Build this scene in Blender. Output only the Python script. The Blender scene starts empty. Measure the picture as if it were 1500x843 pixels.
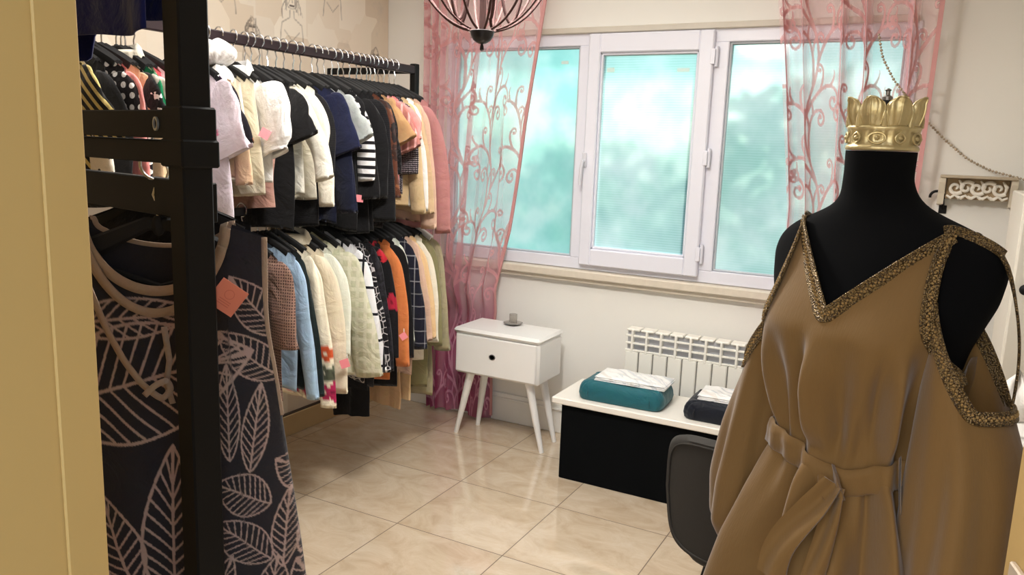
import bpy, math, random
import numpy as np
from mathutils import Vector, Matrix
random.seed(7)
rng = np.random.default_rng(11)
PI = math.pi
S = bpy.context.scene
COL = S.collection

# ------------------------------------------------------------------ camera model
CX, CY, FL, HC = 750.0, 421.5, 1161.0, 1.55
def _d(p): return np.array([p[0]-CX, -(p[1]-CY), -FL])
_y = _d((1382.0, 238.0)); _y /= np.linalg.norm(_y)
_x = -_d((-1465.0, 135.0)); _x -= _y*(_x@_y); _x /= np.linalg.norm(_x)
_z = np.cross(_x, _y)
RW = np.array([_x, _y, _z])            # camera -> world
OC = np.array([0, 0, HC])
def at(px, py, ax, val):               # the point of a world plane a pixel shows
    v = RW@_d((px, py)); t = (val-OC[ax])/v[ax]; return OC+v*t
def at_depth(px, py, D):
    return OC+RW@_d((px, py))/FL*D
cam = bpy.data.cameras.new('camera'); co = bpy.data.objects.new('camera', cam); COL.objects.link(co)
cam.sensor_width = 36; cam.lens = FL/1500*36; cam.clip_start = .02
M4 = Matrix(RW.tolist()).to_4x4(); M4.translation = Vector(OC); co.matrix_world = M4
S.camera = co

XL, YB, XR, YF, ZC = -2.90, 3.84, 1.25, 0.46, 2.75

# ------------------------------------------------------------------ colours / materials
def lin(c):
    return tuple(((v/255)/12.92 if v/255 <= .04045 else ((v/255+.055)/1.055)**2.4) for v in c)
def hexc(c): return (*lin(c), 1.0)
MATS = {}
def newmat(name):
    m = bpy.data.materials.new(name); m.use_nodes = True
    nt = m.node_tree; nt.nodes.clear()
    out = nt.nodes.new('ShaderNodeOutputMaterial')
    b = nt.nodes.new('ShaderNodeBsdfPrincipled'); nt.links.new(b.outputs[0], out.inputs[0])
    return m, nt, b, out
def nd(nt, t, **kw):
    n = nt.nodes.new(t)
    for k, v in kw.items():
        if k.startswith('i_'):
            key = k[2:]; key = int(key) if key.isdigit() else key
            n.inputs[key].default_value = v
        else: setattr(n, k, v)
    return n
def mixc(nt, fac, a, b, blend='MIX'):
    n = nt.nodes.new('ShaderNodeMix'); n.data_type = 'RGBA'; n.blend_type = blend
    for s, v in ((0, fac), (6, a), (7, b)):
        if hasattr(v, 'node'): nt.links.new(v, n.inputs[s])
        else: n.inputs[s].default_value = v
    return n.outputs[2]
def math_(nt, op, a, b=0.0, c=0.0, clamp=False):
    n = nt.nodes.new('ShaderNodeMath'); n.operation = op; n.use_clamp = clamp
    for s, v in enumerate((a, b, c)):
        if hasattr(v, 'node'): nt.links.new(v, n.inputs[s])
        else: n.inputs[s].default_value = v
    return n.outputs[0]
def bump(nt, b, height, strength=.3, dist=.01):
    n = nd(nt, 'ShaderNodeBump', i_Strength=strength, i_Distance=dist)
    nt.links.new(height, n.inputs['Height']); nt.links.new(n.outputs[0], b.inputs['Normal'])
def plain(name, c, rough=.5, metal=0, var=.06, scale=12, bmp=0, spec=.5, coat=0, trans=0):
    if name in MATS: return MATS[name]
    m, nt, b, out = newmat(name)
    tc = nd(nt, 'ShaderNodeTexCoord')
    nz = nd(nt, 'ShaderNodeTexNoise', i_Scale=scale, i_Detail=4.0)
    nt.links.new(tc.outputs['Object'], nz.inputs['Vector'])
    c1 = hexc(c); c2 = tuple(max(0, v*(1-2*var)) for v in c1[:3])+(1,)
    nt.links.new(mixc(nt, nz.outputs[0], c1, c2), b.inputs['Base Color'])
    b.inputs['Roughness'].default_value = rough; b.inputs['Metallic'].default_value = metal
    b.inputs['Specular IOR Level'].default_value = spec
    if coat: b.inputs['Coat Weight'].default_value = coat
    if trans: b.inputs['Transmission Weight'].default_value = trans
    if bmp: bump(nt, b, nz.outputs[0], bmp)
    MATS[name] = m; return m
def fabric(name, c, pat=None, c2=(255,255,255), p=20.0, cols=None, rough=.92, sheen=.15, thr=.5, trans=0.0, w=.25):
    """cloth: weave bump, slight dye variation and a woven or printed pattern in cloth coordinates (metres in the uv map)"""
    if name in MATS: return MATS[name]
    m, nt, b, out = newmat(name)
    uv = nd(nt, 'ShaderNodeUVMap'); uv.uv_map = 'UVMap'
    sp = nd(nt, 'ShaderNodeSeparateXYZ'); nt.links.new(uv.outputs[0], sp.inputs[0])
    U, V = sp.outputs[0], sp.outputs[1]
    nz = nd(nt, 'ShaderNodeTexNoise', i_Scale=35.0, i_Detail=5.0); nt.links.new(uv.outputs[0], nz.inputs['Vector'])
    A = hexc(c); B = hexc(c2)
    def band(coord, n, width):
        f = math_(nt, 'FRACT', math_(nt, 'MULTIPLY', coord, n)); return math_(nt, 'LESS_THAN', f, width)
    col = A
    if pat == 'hstripe': col = mixc(nt, band(V, p, w), A, B)
    elif pat == 'vstripe': col = mixc(nt, band(U, p, w), A, B)
    elif pat == 'dstripe': col = mixc(nt, band(math_(nt, 'ADD', U, V), p, w), A, B)
    elif pat == 'check':
        col = mixc(nt, math_(nt, 'MAXIMUM', band(U, p, w), band(V, p, w)), A, B)
    elif pat == 'plaid':
        f = math_(nt, 'ADD', math_(nt, 'MULTIPLY', band(U, p, w), .5), math_(nt, 'MULTIPLY', band(V, p, w), .5))
        g = math_(nt, 'MAXIMUM', band(U, p*.5, w*.22), band(V, p*.5, w*.22))
        col = mixc(nt, math_(nt, 'MAXIMUM', f, g), A, B)
    elif pat in ('dots', 'blotch', 'lace', 'crochet'):
        vo = nd(nt, 'ShaderNodeTexVoronoi', i_Scale=p); vo.inputs['Randomness'].default_value = {'dots': .15, 'blotch': 1, 'lace': .9, 'crochet': .1}[pat]
        nt.links.new(uv.outputs[0], vo.inputs['Vector'])
        if pat == 'dots': col = mixc(nt, math_(nt, 'LESS_THAN', vo.outputs['Distance'], thr), A, B)
        elif pat == 'crochet': col = mixc(nt, math_(nt, 'LESS_THAN', vo.outputs['Distance'], thr), A, B)
        elif pat == 'lace':
            vo.feature = 'DISTANCE_TO_EDGE'; col = mixc(nt, math_(nt, 'LESS_THAN', vo.outputs['Distance'], thr), A, B)
        else:
            vo.inputs['Scale'].default_value = p
            dn = nd(nt, 'ShaderNodeTexNoise', i_Scale=p*.8, i_Detail=3.0); nt.links.new(uv.outputs[0], dn.inputs['Vector'])
            mx = mixc(nt, .12, uv.outputs[0], dn.outputs['Color']); nt.links.new(mx, vo.inputs['Vector'])
            s3 = nd(nt, 'ShaderNodeSeparateXYZ'); nt.links.new(vo.outputs['Color'], s3.inputs[0])
            cr = nd(nt, 'ShaderNodeValToRGB'); cr.color_ramp.interpolation = 'CONSTANT'
            cs = [c]+list(cols or [c2]); el = cr.color_ramp.elements
            el[0].color = hexc(cs[0]); el[0].position = 0
            el[1].color = hexc(cs[1]); el[1].position = thr
            for k, q in enumerate(cs[2:]): e = el.new(thr+(1-thr)*(k+1)/(len(cs)-1)); e.color = hexc(q)
            nt.links.new(s3.outputs[0], cr.inputs[0]); col = cr.outputs[0]
    elif pat == 'attr':
        a = nd(nt, 'ShaderNodeAttribute'); a.attribute_name = 'Col'; col = a.outputs['Color']
    d = mixc(nt, math_(nt, 'MULTIPLY', nz.outputs[0], .22), col if hasattr(col, 'node') else A, (.0, .0, .0, 1)) if False else \
        mixc(nt, .12, col, nz.outputs['Color'], 'SOFT_LIGHT')
    nt.links.new(d, b.inputs['Base Color'])
    b.inputs['Roughness'].default_value = rough; b.inputs['Specular IOR Level'].default_value = .2
    b.inputs['Sheen Weight'].default_value = sheen; b.inputs['Sheen Roughness'].default_value = .5
    wv = nd(nt, 'ShaderNodeTexNoise', i_Scale=260.0, i_Detail=2.0); nt.links.new(uv.outputs[0], wv.inputs['Vector'])
    wr = nd(nt, 'ShaderNodeTexNoise', i_Scale=9.0, i_Detail=3.0, i_Distortion=1.6); nt.links.new(uv.outputs[0], wr.inputs['Vector'])
    hs = math_(nt, 'ADD', math_(nt, 'MULTIPLY', wv.outputs[0], .04), math_(nt, 'ADD', math_(nt, 'MULTIPLY', nz.outputs[0], .12), math_(nt, 'MULTIPLY', wr.outputs[0], .7))); bump(nt, b, hs, .6, .03)
    if trans:
        tr = nd(nt, 'ShaderNodeBsdfTranslucent'); nt.links.new(d, tr.inputs[0])
        mx = nd(nt, 'ShaderNodeMixShader'); mx.inputs[0].default_value = trans
        nt.links.new(b.outputs[0], mx.inputs[1]); nt.links.new(tr.outputs[0], mx.inputs[2]); nt.links.new(mx.outputs[0], out.inputs[0])
    MATS[name] = m; return m

# ------------------------------------------------------------------ mesh helpers
class MB:
    def __init__(s): s.v = []; s.f = []; s.uv = []; s.n = 0
    def add(s, V, F, uv=None):
        V = np.asarray(V, float).reshape(-1, 3)
        s.v.append(V); s.f += [tuple(int(i)+s.n for i in q) for q in F]
        s.uv.append(np.asarray(uv, float).reshape(-1, 2) if uv is not None else np.c_[V[:, 0]+V[:, 1], V[:, 2]])
        s.n += len(V); return s
    def box(s, a, b, bev=0.0, rot=None, c=None):
        a = np.minimum(a, b)*1.0; b = np.maximum(np.array(a), b)
        lo = np.array(a, float); hi = np.array(b, float)
        if bev <= 0:
            V = [(x, y, z) for x in (lo[0], hi[0]) for y in (lo[1], hi[1]) for z in (lo[2], hi[2])]
            F = [(0,1,3,2),(4,6,7,5),(0,4,5,1),(2,3,7,6),(0,2,6,4),(1,5,7,3)]
        else:
            V = []; ids = {}
            bev = min(bev, *(.49*(hi-lo)))
            for ax in range(3):
                for sx in (0,1):
                    for sy in (0,1):
                        for sz in (0,1):
                            sg = (sx,sy,sz); p = [0,0,0]
                            for k in range(3):
                                e = hi[k] if sg[k] else lo[k]
                                p[k] = e if k == ax else (e-bev if sg[k] else e+bev)
                            ids[(ax,)+sg] = len(V); V.append(p)
            F = []
            for ax in range(3):
                o = [k for k in range(3) if k != ax]
                for sd in (0,1):
                    q = []
                    for (i,j) in ((0,0),(1,0),(1,1),(0,1)):
                        sg = [0,0,0]; sg[ax] = sd; sg[o[0]] = i; sg[o[1]] = j; q.append(ids[(ax,*sg)])
                    flip = (sd == 0) ^ (ax == 1)
                    F.append(tuple(q[::-1]) if flip else tuple(q))
            for ax in range(3):
                o = [k for k in range(3) if k != ax]
                for i in (0,1):
                    for j in (0,1):
                        def k_(A, t):
                            sg = [0,0,0]; sg[ax] = t; sg[o[0]] = i; sg[o[1]] = j; return ids[(A,*sg)]
                        F.append((k_(o[0],0), k_(o[0],1), k_(o[1],1), k_(o[1],0)))
            for sx in (0,1):
                for sy in (0,1):
                    for sz in (0,1): F.append((ids[(0,sx,sy,sz)], ids[(1,sx,sy,sz)], ids[(2,sx,sy,sz)]))
        V = np.array(V, float)
        if rot is not None:
            c = (lo+hi)/2 if c is None else np.array(c); V = (V-c)@np.array(rot).T+c
        return s.add(V, F)
    def loft(s, rings, closed=True, cap=True, uv=None):
        R = np.array(rings, float); m, n = R.shape[:2]; F = []
        nn = n if closed else n-1
        for i in range(m-1):
            for j in range(nn):
                k = (j+1) % n; F.append((i*n+j, i*n+k, (i+1)*n+k, (i+1)*n+j))
        if cap and closed: F.append(tuple(range(n))[::-1]); F.append(tuple(range((m-1)*n, m*n)))
        return s.add(R.reshape(-1, 3), F, uv)
    def tube(s, pts, r, n=10, cap=True, flat=1.0, up=None):
        P = np.array(pts, float); m = len(P); r = np.broadcast_to(np.asarray(r, float), (m,))
        T = np.gradient(P, axis=0); T /= np.linalg.norm(T, axis=1)[:, None]+1e-12
        u = np.array(up if up is not None else (0, 0, 1.0), float)
        if abs(T[0]@u) > .9: u = np.array((1.0, 0, 0))
        rings = []
        a = np.linspace(0, 2*PI, n, endpoint=False)
        for i in range(m):
            u = u-T[i]*(u@T[i]); u /= np.linalg.norm(u); w = np.cross(T[i], u)
            rings.append(P[i]+r[i]*(np.cos(a)[:, None]*u*flat+np.sin(a)[:, None]*w))
        return s.loft(rings, cap=cap)
    def lathe(s, prof, c=(0, 0, 0), n=24, cap=True):
        a = np.linspace(0, 2*PI, n, endpoint=False)
        return s.loft([[(c[0]+r*math.cos(t), c[1]+r*math.sin(t), c[2]+z) for t in a] for r, z in prof], cap=cap)
    def sphere(s, c, r, n=12, m=8):
        r = np.broadcast_to(np.asarray(r, float), (3,)); a = np.linspace(0, 2*PI, n, endpoint=False); rings = []
        for i in range(m+1):
            t = PI*min(max(i/m, .02), .98); rings.append([(c[0]+r[0]*math.sin(t)*math.cos(q), c[1]+r[1]*math.sin(t)*math.sin(q), c[2]-r[2]*math.cos(t)) for q in a])
        return s.loft(rings)
    def build(s, name, m, parent=None, smooth=True, col=None, ang=40):
        V = np.concatenate(s.v); me = bpy.data.meshes.new(name)
        me.from_pydata(V.tolist(), [], s.f)
        uv = np.concatenate(s.uv); l = me.uv_layers.new(name='UVMap')
        li = np.empty(len(me.loops), np.int32); me.loops.foreach_get('vertex_index', li)
        l.data.foreach_set('uv', uv[li].astype(np.float32).ravel())
        if col is not None:
            c = np.ones((len(V), 4), np.float32); c[:, :3] = col.reshape(-1, 3)
            at_ = me.color_attributes.new('Col', 'FLOAT_COLOR', 'POINT'); at_.data.foreach_set('color', c.ravel())
        me.materials.append(m)
        if smooth:
            me.shade_smooth()
            if ang: me.set_sharp_from_angle(angle=math.radians(ang))
        me.update()
        o = bpy.data.objects.new(name, me); COL.objects.link(o)
        if parent is not None: o.parent = parent
        return o
def grid(P, uv=None, closed=False, keep=None):
    P = np.asarray(P, float); m, n = P.shape[:2]; b = MB()
    i, j = np.meshgrid(np.arange(m-1), np.arange(n if closed else n-1), indexing='ij'); k = (j+1) % n
    F = np.stack([i*n+j, i*n+k, (i+1)*n+k, (i+1)*n+j], -1).reshape(-1, 4)
    if keep is not None: F = F[keep.reshape(-1)[F].all(1)]
    b.v = [P.reshape(-1, 3)]; b.f = F.tolist(); b.n = m*n
    b.uv = [np.asarray(uv, float).reshape(-1, 2) if uv is not None else np.c_[P[..., 0].ravel(), P[..., 2].ravel()]]
    return b
def empty(name, loc=(0, 0, 0), rz=0.0):
    o = bpy.data.objects.new(name, None); COL.objects.link(o); o.location = [float(v) for v in loc]; o.rotation_euler = (0, 0, rz)
    o.empty_display_size = .05; return o
def tag(o, label, cat, group=None, kind=None):
    o['label'] = label; o['category'] = cat
    if group: o['group'] = group
    if kind: o['kind'] = kind
    return o
def struct(o): o['kind'] = 'structure'; return o
def dup(root, name=None):
    r = root.copy(); COL.objects.link(r)
    for ch in list(root.children):
        c = ch.copy(); COL.objects.link(c); c.parent = r
        for g in list(ch.children):
            d = g.copy(); COL.objects.link(d); d.parent = c
    return r
def sm(t): t = np.clip(t, 0, 1); return t*t*(3-2*t)
def vnoise(x, seed=0, n=4):
    r = np.random.default_rng(seed); o = np.zeros_like(np.asarray(x, float))
    for k in range(n): o += np.sin(np.asarray(x)*(r.uniform(.6, 1.4)*(k+1))+r.uniform(0, 6.28))/(k+1)
    return o/1.5

# ------------------------------------------------------------------ raster motifs (printed patterns)
class Raster:
    def __init__(s, w, h, res, wrap=False):
        s.res = res; s.nx = int(round(w/res)); s.ny = int(round(h/res)); s.a = np.zeros((s.ny, s.nx), np.float32); s.wrap = wrap; s.wide = 1.0
    def dab(s, x, y, r, val=1.0):
        k = int(r/s.res)+2; ix = int(x/s.res); iy = int(y/s.res)
        jj, ii = np.meshgrid(np.arange(ix-k, ix+k+1), np.arange(iy-k, iy+k+1))
        d = np.hypot((jj+.5)*s.res-x, (ii+.5)*s.res-y); al = np.clip((r-d)/s.res+.5, 0, 1)*val
        if s.wrap: jj %= s.nx; ii %= s.ny; ok = np.ones_like(jj, bool)
        else: ok = (jj >= 0)&(jj < s.nx)&(ii >= 0)&(ii < s.ny)
        np.maximum.at(s.a, (ii[ok], jj[ok]), al[ok])
    def line(s, pts, r, val=1.0):
        r = np.asarray(r, float)*s.wide
        pts = np.array(pts, float); r = np.broadcast_to(np.asarray(r, float), (len(pts),))
        for a, b, ra, rb in zip(pts[:-1], pts[1:], r[:-1], r[1:]):
            n = max(2, int(np.linalg.norm(b-a)/s.res/.8)+1)
            for t in np.linspace(0, 1, n): q = a+(b-a)*t; s.dab(q[0], q[1], ra+(rb-ra)*t, val)
    def sample(s, x, y):
        j = np.floor(np.asarray(x)/s.res).astype(int); i = np.floor(np.asarray(y)/s.res).astype(int)
        if s.wrap: return s.a[i % s.ny, j % s.nx]
        ok = (j >= 0)&(j < s.nx)&(i >= 0)&(i < s.ny)
        return np.where(ok, s.a[np.clip(i, 0, s.ny-1), np.clip(j, 0, s.nx-1)], 0)
def spiral(c, r0, a0, turns, sgn):
    t = np.linspace(0, 1, 40); r = r0*(1-.86*t**.8); a = a0+sgn*turns*2*PI*t
    return np.c_[c[0]+r*np.cos(a), c[1]+r*np.sin(a)]
def clothoid(p, ang, ln, k0, k1, sgn, n=70):
    """a stroke that leaves along ang and winds itself up into a scroll"""
    t = np.linspace(0, 1, n); k = k0+(k1-k0)*t**2.6; h = ang+sgn*np.concatenate([[0], np.cumsum(k[1:])*ln/(n-1)])
    return np.c_[p[0]+np.cumsum(np.cos(h))*ln/n, p[1]+np.cumsum(np.sin(h))*ln/n]
def scroll_tile():
    R = Raster(.40, .60, .0018, True); W = .0082
    X = lambda y: .20+.055*math.sin(2*PI*y/.60)
    H = lambda y: math.atan2(1, .055*2*PI/.60*math.cos(2*PI*y/.60))
    R.line([(X(y), y) for y in np.linspace(0, .60, 70)], W)
    for y, sg, ln, k1 in ((.02, 1, .40, 62), (.12, -1, .44, 58), (.24, 1, .46, 56), (.33, -1, .38, 66), (.43, 1, .36, 70), (.50, -1, .46, 56)):
        c = clothoid((X(y), y), H(y)+sg*.35, ln, 2.0, k1, sg); R.line(c, np.linspace(W*1.1, W*.6, len(c))); R.dab(c[-1][0], c[-1][1], W*1.35)
        m_ = c[22]; hd = math.atan2(*(c[23]-c[22])[::-1]); c2 = clothoid(m_, hd-sg*.5, .17, 4, 110, -sg, 40); R.line(c2, np.linspace(W*.9, W*.5, 40)); R.dab(c2[-1][0], c2[-1][1], W*1.1)
        c3 = clothoid(c[34], math.atan2(*(c[35]-c[34])[::-1])-sg*.9, .07, 6, 40, -sg, 20); R.line(c3, np.linspace(W, W*.25, 20))
    return R
SCROLL = scroll_tile()

# ================================================================== THE ROOM
def wall_mat(name, c):
    m, nt, b, out = newmat(name)
    tc = nd(nt, 'ShaderNodeTexCoord'); n1 = nd(nt, 'ShaderNodeTexNoise', i_Scale=3.0, i_Detail=4.0); n2 = nd(nt, 'ShaderNodeTexNoise', i_Scale=140.0, i_Detail=3.0)
    for n in (n1, n2): nt.links.new(tc.outputs['Object'], n.inputs['Vector'])
    A = hexc(c); B = tuple(v*.93 for v in A[:3])+(1,)
    nt.links.new(mixc(nt, n1.outputs[0], A, B), b.inputs['Base Color']); b.inputs['Roughness'].default_value = .75
    bump(nt, b, n2.outputs[0], .08, .003); return m
CREAM = wall_mat('cream_paint', (236, 233, 226))
TANW = wall_mat('tan_paint', (160, 132, 82))
CEIL = wall_mat('ceiling_paint', (245, 240, 228))
WHITE = plain('white_lacquer', (243, 241, 238), .32, var=.01, spec=.5)
UPVC = plain('window_plastic', (226, 226, 236), .35, var=.01)
RADW = plain('radiator_enamel', (243, 240, 230), .4, var=.01)
BLACK = plain('black_metal', (9, 9, 9), .6, var=.1, spec=.25)
RAILM = plain('rail_metal', (52, 38, 42), .38, metal=.3, var=.1)
CHROME = plain('chrome', (205, 205, 208), .22, metal=1, var=.02)
VELVET = plain('black_flock', (5, 5, 6), 1.0, var=.1, scale=80, spec=.12)
BLKVEL = plain('black_velvet_board', (9, 11, 13), .95, var=.2, spec=.1)

# floor: glossy marble-look tiles
m, nt, b, out = newmat('marble_tiles')
geo = nd(nt, 'ShaderNodeNewGeometry'); sp = nd(nt, 'ShaderNodeSeparateXYZ'); nt.links.new(geo.outputs['Position'], sp.inputs[0])
TS = .497
def tcell(o, off): return math_(nt, 'DIVIDE', math_(nt, 'SUBTRACT', o, off), TS)
tx = tcell(sp.outputs[0], -1.818); ty = tcell(sp.outputs[1], 2.492)
def joint(t):
    f = math_(nt, 'FRACT', math_(nt, 'ADD', t, 100.0)); return math_(nt, 'MINIMUM', f, math_(nt, 'SUBTRACT', 1.0, f))
jd = math_(nt, 'MINIMUM', joint(tx), joint(ty))
grout = math_(nt, 'LESS_THAN', jd, .0042)
cid = nd(nt, 'ShaderNodeCombineXYZ'); nt.links.new(math_(nt, 'FLOOR', tx), cid.inputs[0]); nt.links.new(math_(nt, 'FLOOR', ty), cid.inputs[1])
wn = nd(nt, 'ShaderNodeTexWhiteNoise'); nt.links.new(cid.outputs[0], wn.inputs['Vector'])
ad = nd(nt, 'ShaderNodeVectorMath', operation='MULTIPLY_ADD'); nt.links.new(wn.outputs['Color'], ad.inputs[0]); ad.inputs[1].default_value = (9, 9, 9); nt.links.new(geo.outputs['Position'], ad.inputs[2])
mp = nd(nt, 'ShaderNodeMapping'); mp.inputs['Scale'].default_value = (1.0, 1.5, 1); mp.inputs['Rotation'].default_value = (0, 0, .5); nt.links.new(ad.outputs[0], mp.inputs[0])
mn = nd(nt, 'ShaderNodeTexNoise', i_Scale=5.5, i_Detail=10.0, i_Roughness=.7, i_Distortion=.8); nt.links.new(mp.outputs[0], mn.inputs['Vector'])
cr = nd(nt, 'ShaderNodeValToRGB'); e = cr.color_ramp.elements
e[0].position = .3; e[0].color = hexc((190, 168, 140)); e[1].position = .72; e[1].color = hexc((218, 203, 182))
x = e.new(.5); x.color = hexc((206, 187, 162)); nt.links.new(mn.outputs[0], cr.inputs[0])
tone = mixc(nt, math_(nt, 'MULTIPLY', wn.outputs['Value'], .12), cr.outputs[0], hexc((190, 166, 136)))
nt.links.new(mixc(nt, grout, tone, hexc((104, 84, 64))), b.inputs['Base Color'])
nt.links.new(math_(nt, 'ADD', math_(nt, 'MULTIPLY', grout, .5), .05), b.inputs['Roughness'])
bump(nt, b, math_(nt, 'SUBTRACT', 1.0, grout), .3, .002)
b.inputs['Specular IOR Level'].default_value = .8; b.inputs['Coat Weight'].default_value = .6; b.inputs['Coat Roughness'].default_value = .03
FLOORM = m
struct(MB().box((XL-.12, -2.0, -.1), (XR+.12, YB+.2, 0)).build('floor', FLOORM, smooth=False))
struct(MB().box((XL-.12, YF, ZC), (XR+.12, YB+.2, ZC+.1)).build('ceiling', CEIL, smooth=False))

# window opening measured from the photograph
P = lambda px, py: at(px, py, 1, YB)
WX0, WX1 = P(655, 200)[0], P(1333, 200)[0]
WZ0, WZ1 = .925*1.0, P(960, 45)[2]
WZ0 = P(960, 405)[2]-.005
# wall_back with its window hole
mb = MB()
mb.box((XL-.12, YB, 0), (WX0, YB+.2, ZC)); mb.box((WX1, YB, 0), (XR+.12, YB+.2, ZC))
mb.box((WX0, YB, 0), (WX1, YB+.2, WZ0)); mb.box((WX0, YB, WZ1), (WX1, YB+.2, ZC))
struct(mb.build('wall_back', CREAM, smooth=False))
struct(MB().box((XR, YF, 0), (XR+.12, YB, ZC)).build('wall_right', CREAM, smooth=False))

# wallpapered left wall: collage of faint fashion sketches
R = Raster(2.3, 1.2, .003); R.wide = 1.45
def face(cx, cy, s, k):
    r = np.random.default_rng(k)
    t = np.linspace(0, 2*PI, 40)
    R.line(np.c_[cx+.030*s*np.cos(t), cy+.045*s*np.sin(t)-.008*s*np.cos(2*t)], .0022, .55)
    for sx in (-1, 1):
        R.line([(cx+sx*.006*s, cy+.006*s), (cx+sx*.02*s, cy+.009*s)], .0034, .9)
        R.line([(cx+sx*.005*s, cy+.015*s), (cx+sx*.022*s, cy+.018*s)], .0022, .7)
    R.line([(cx, cy+.005*s), (cx+.004*s, cy-.012*s)], .002, .5); R.line([(cx-.009*s, cy-.025*s), (cx+.009*s, cy-.025*s)], .004, .95)
    for q in range(9):                                              # loose hair strokes
        a = r.uniform(.1, PI-.1); x0, y0 = cx+.03*s*math.cos(a), cy+.045*s*math.sin(a); sd = 1 if math.cos(a) > 0 else -1
        u = np.linspace(0, 1, 10); R.line(np.c_[x0+sd*.03*s*u+.01*s*np.sin(5*u+q), y0-.09*s*u+.012*s*(1-u)], .0022, r.uniform(.3, .8))
    R.line([(cx-.012*s, cy-.045*s), (cx-.014*s, cy-.075*s), (cx-.06*s, cy-.1*s), (cx-.075*s, cy-.2*s)], .0024, .5)
    R.line([(cx+.012*s, cy-.045*s), (cx+.014*s, cy-.075*s), (cx+.06*s, cy-.1*s), (cx+.07*s, cy-.2*s)], .0024, .5)
    R.line([(cx-.045*s, cy-.13*s), (cx, cy-.17*s), (cx+.045*s, cy-.13*s)], .0022, .45)
for k, (y, z, s) in enumerate(((2.26,.66,1.3),(2.62,.74,1.2),(3.06,.62,1.15),(3.36,.78,1.0),(3.72,.42,1.0),(1.9,.8,1.3),(2.45,1.0,1.2),(2.9,1.02,1.1),(3.5,1.05,1.1),(2.8,.45,.9))):
    face(y-1.6, z, s, k)
yy = np.arange(1.6, YB+.001, .0045); zz = np.arange(1.6, ZC+.001, .0045)
Yg, Zg = np.meshgrid(yy, zz)
val = R.sample(Yg-1.6, Zg-1.6)
m, nt, b, out = newmat('sketch_wallpaper')
ge = nd(nt, 'ShaderNodeNewGeometry'); vo = nd(nt, 'ShaderNodeTexVoronoi', i_Scale=4.5); vo.distance = 'CHEBYCHEV'
n0 = nd(nt, 'ShaderNodeTexNoise', i_Scale=7.0, i_Detail=5.0, i_Roughness=.65)
mp = nd(nt, 'ShaderNodeMapping'); mp.inputs['Scale'].default_value = (1, 1.1, .8); nt.links.new(ge.outputs['Position'], mp.inputs[0]); nt.links.new(mp.outputs[0], vo.inputs['Vector']); nt.links.new(ge.outputs['Position'], n0.inputs['Vector'])
cr = nd(nt, 'ShaderNodeValToRGB'); e = cr.color_ramp.elements; e[0].color = hexc((232, 220, 202)); e[1].color = hexc((206, 194, 182))
for p_, c_ in ((.3, (234, 222, 204)), (.55, (214, 196, 174)), (.75, (230, 216, 196))): q = e.new(p_); q.color = hexc(c_)
nt.links.new(vo.outputs['Color'], cr.inputs[0])
st = nd(nt, 'ShaderNodeValToRGB'); st.color_ramp.elements[0].position = .58; st.color_ramp.elements[1].position = .72; nt.links.new(n0.outputs[0], st.inputs[0])
c_ = mixc(nt, math_(nt, 'MULTIPLY', st.outputs[0], .5), cr.outputs[0], hexc((196, 184, 170)))
a_ = nd(nt, 'ShaderNodeAttribute'); a_.attribute_name = 'Col'
nt.links.new(mixc(nt, math_(nt, 'MULTIPLY', a_.outputs['Fac'], .95), c_, hexc((70, 58, 54))), b.inputs['Base Color']); b.inputs['Roughness'].default_value = .7
WALLP = m
g = grid(np.stack([np.full_like(Yg, XL), Yg, Zg], -1))
col = np.repeat(val.reshape(-1, 1), 3, 1)
mb = g; n0_ = mb.n
mb.box((XL-.12, YF-.4, 0), (XL-.002, YB+.2, ZC)); mb.add([(XL, YF-.4, 0), (XL, YB, 0), (XL, YB, 1.6), (XL, YF-.4, 1.6)], [(0, 1, 2, 3)]); mb.add([(XL, YF-.4, 1.6), (XL, 1.6, 1.6), (XL, 1.6, ZC), (XL, YF-.4, ZC)], [(0, 1, 2, 3)])
col = np.concatenate([col, np.zeros((mb.n-n0_, 3))])
struct(mb.build('wall_left', WALLP, smooth=False, col=col))

# front wall with the doorway the photographer stands in
JX = at(128, 421, 1, YF)[0]; JR = at(1488, 720, 1, YF)[0]
mb = MB(); mb.box((XL-.12, YF-.3, 0), (JX-.012, YF, ZC)); struct(mb.build('wall_front', TANW, smooth=False))
JT = plain('jamb_paint', (204, 170, 104), .6, var=.04, scale=4)
mb = MB(); mb.box((JX-.014, YF-.3, 0), (JX-.004, YF+.004, 2.2)); mb.box((JX-.004, YF-.035, 0), (JX, YF+.006, 2.2), .0015); struct(mb.build('trim_1', JT, smooth=False))
HX = .31
mb = MB(); mb.box((HX+.012, YF-.12, 0), (XR+.12, YF, ZC), .002); mb.box((JX-.012, YF-.12, 2.2), (HX+.012, YF, ZC), .002); struct(mb.build('wall_front', TANW, smooth=False))
struct(MB().box((HX, YF-.12, 0), (HX+.012, YF+.004, 2.2), .0015).build('trim_5', JT, smooth=False))
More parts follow.
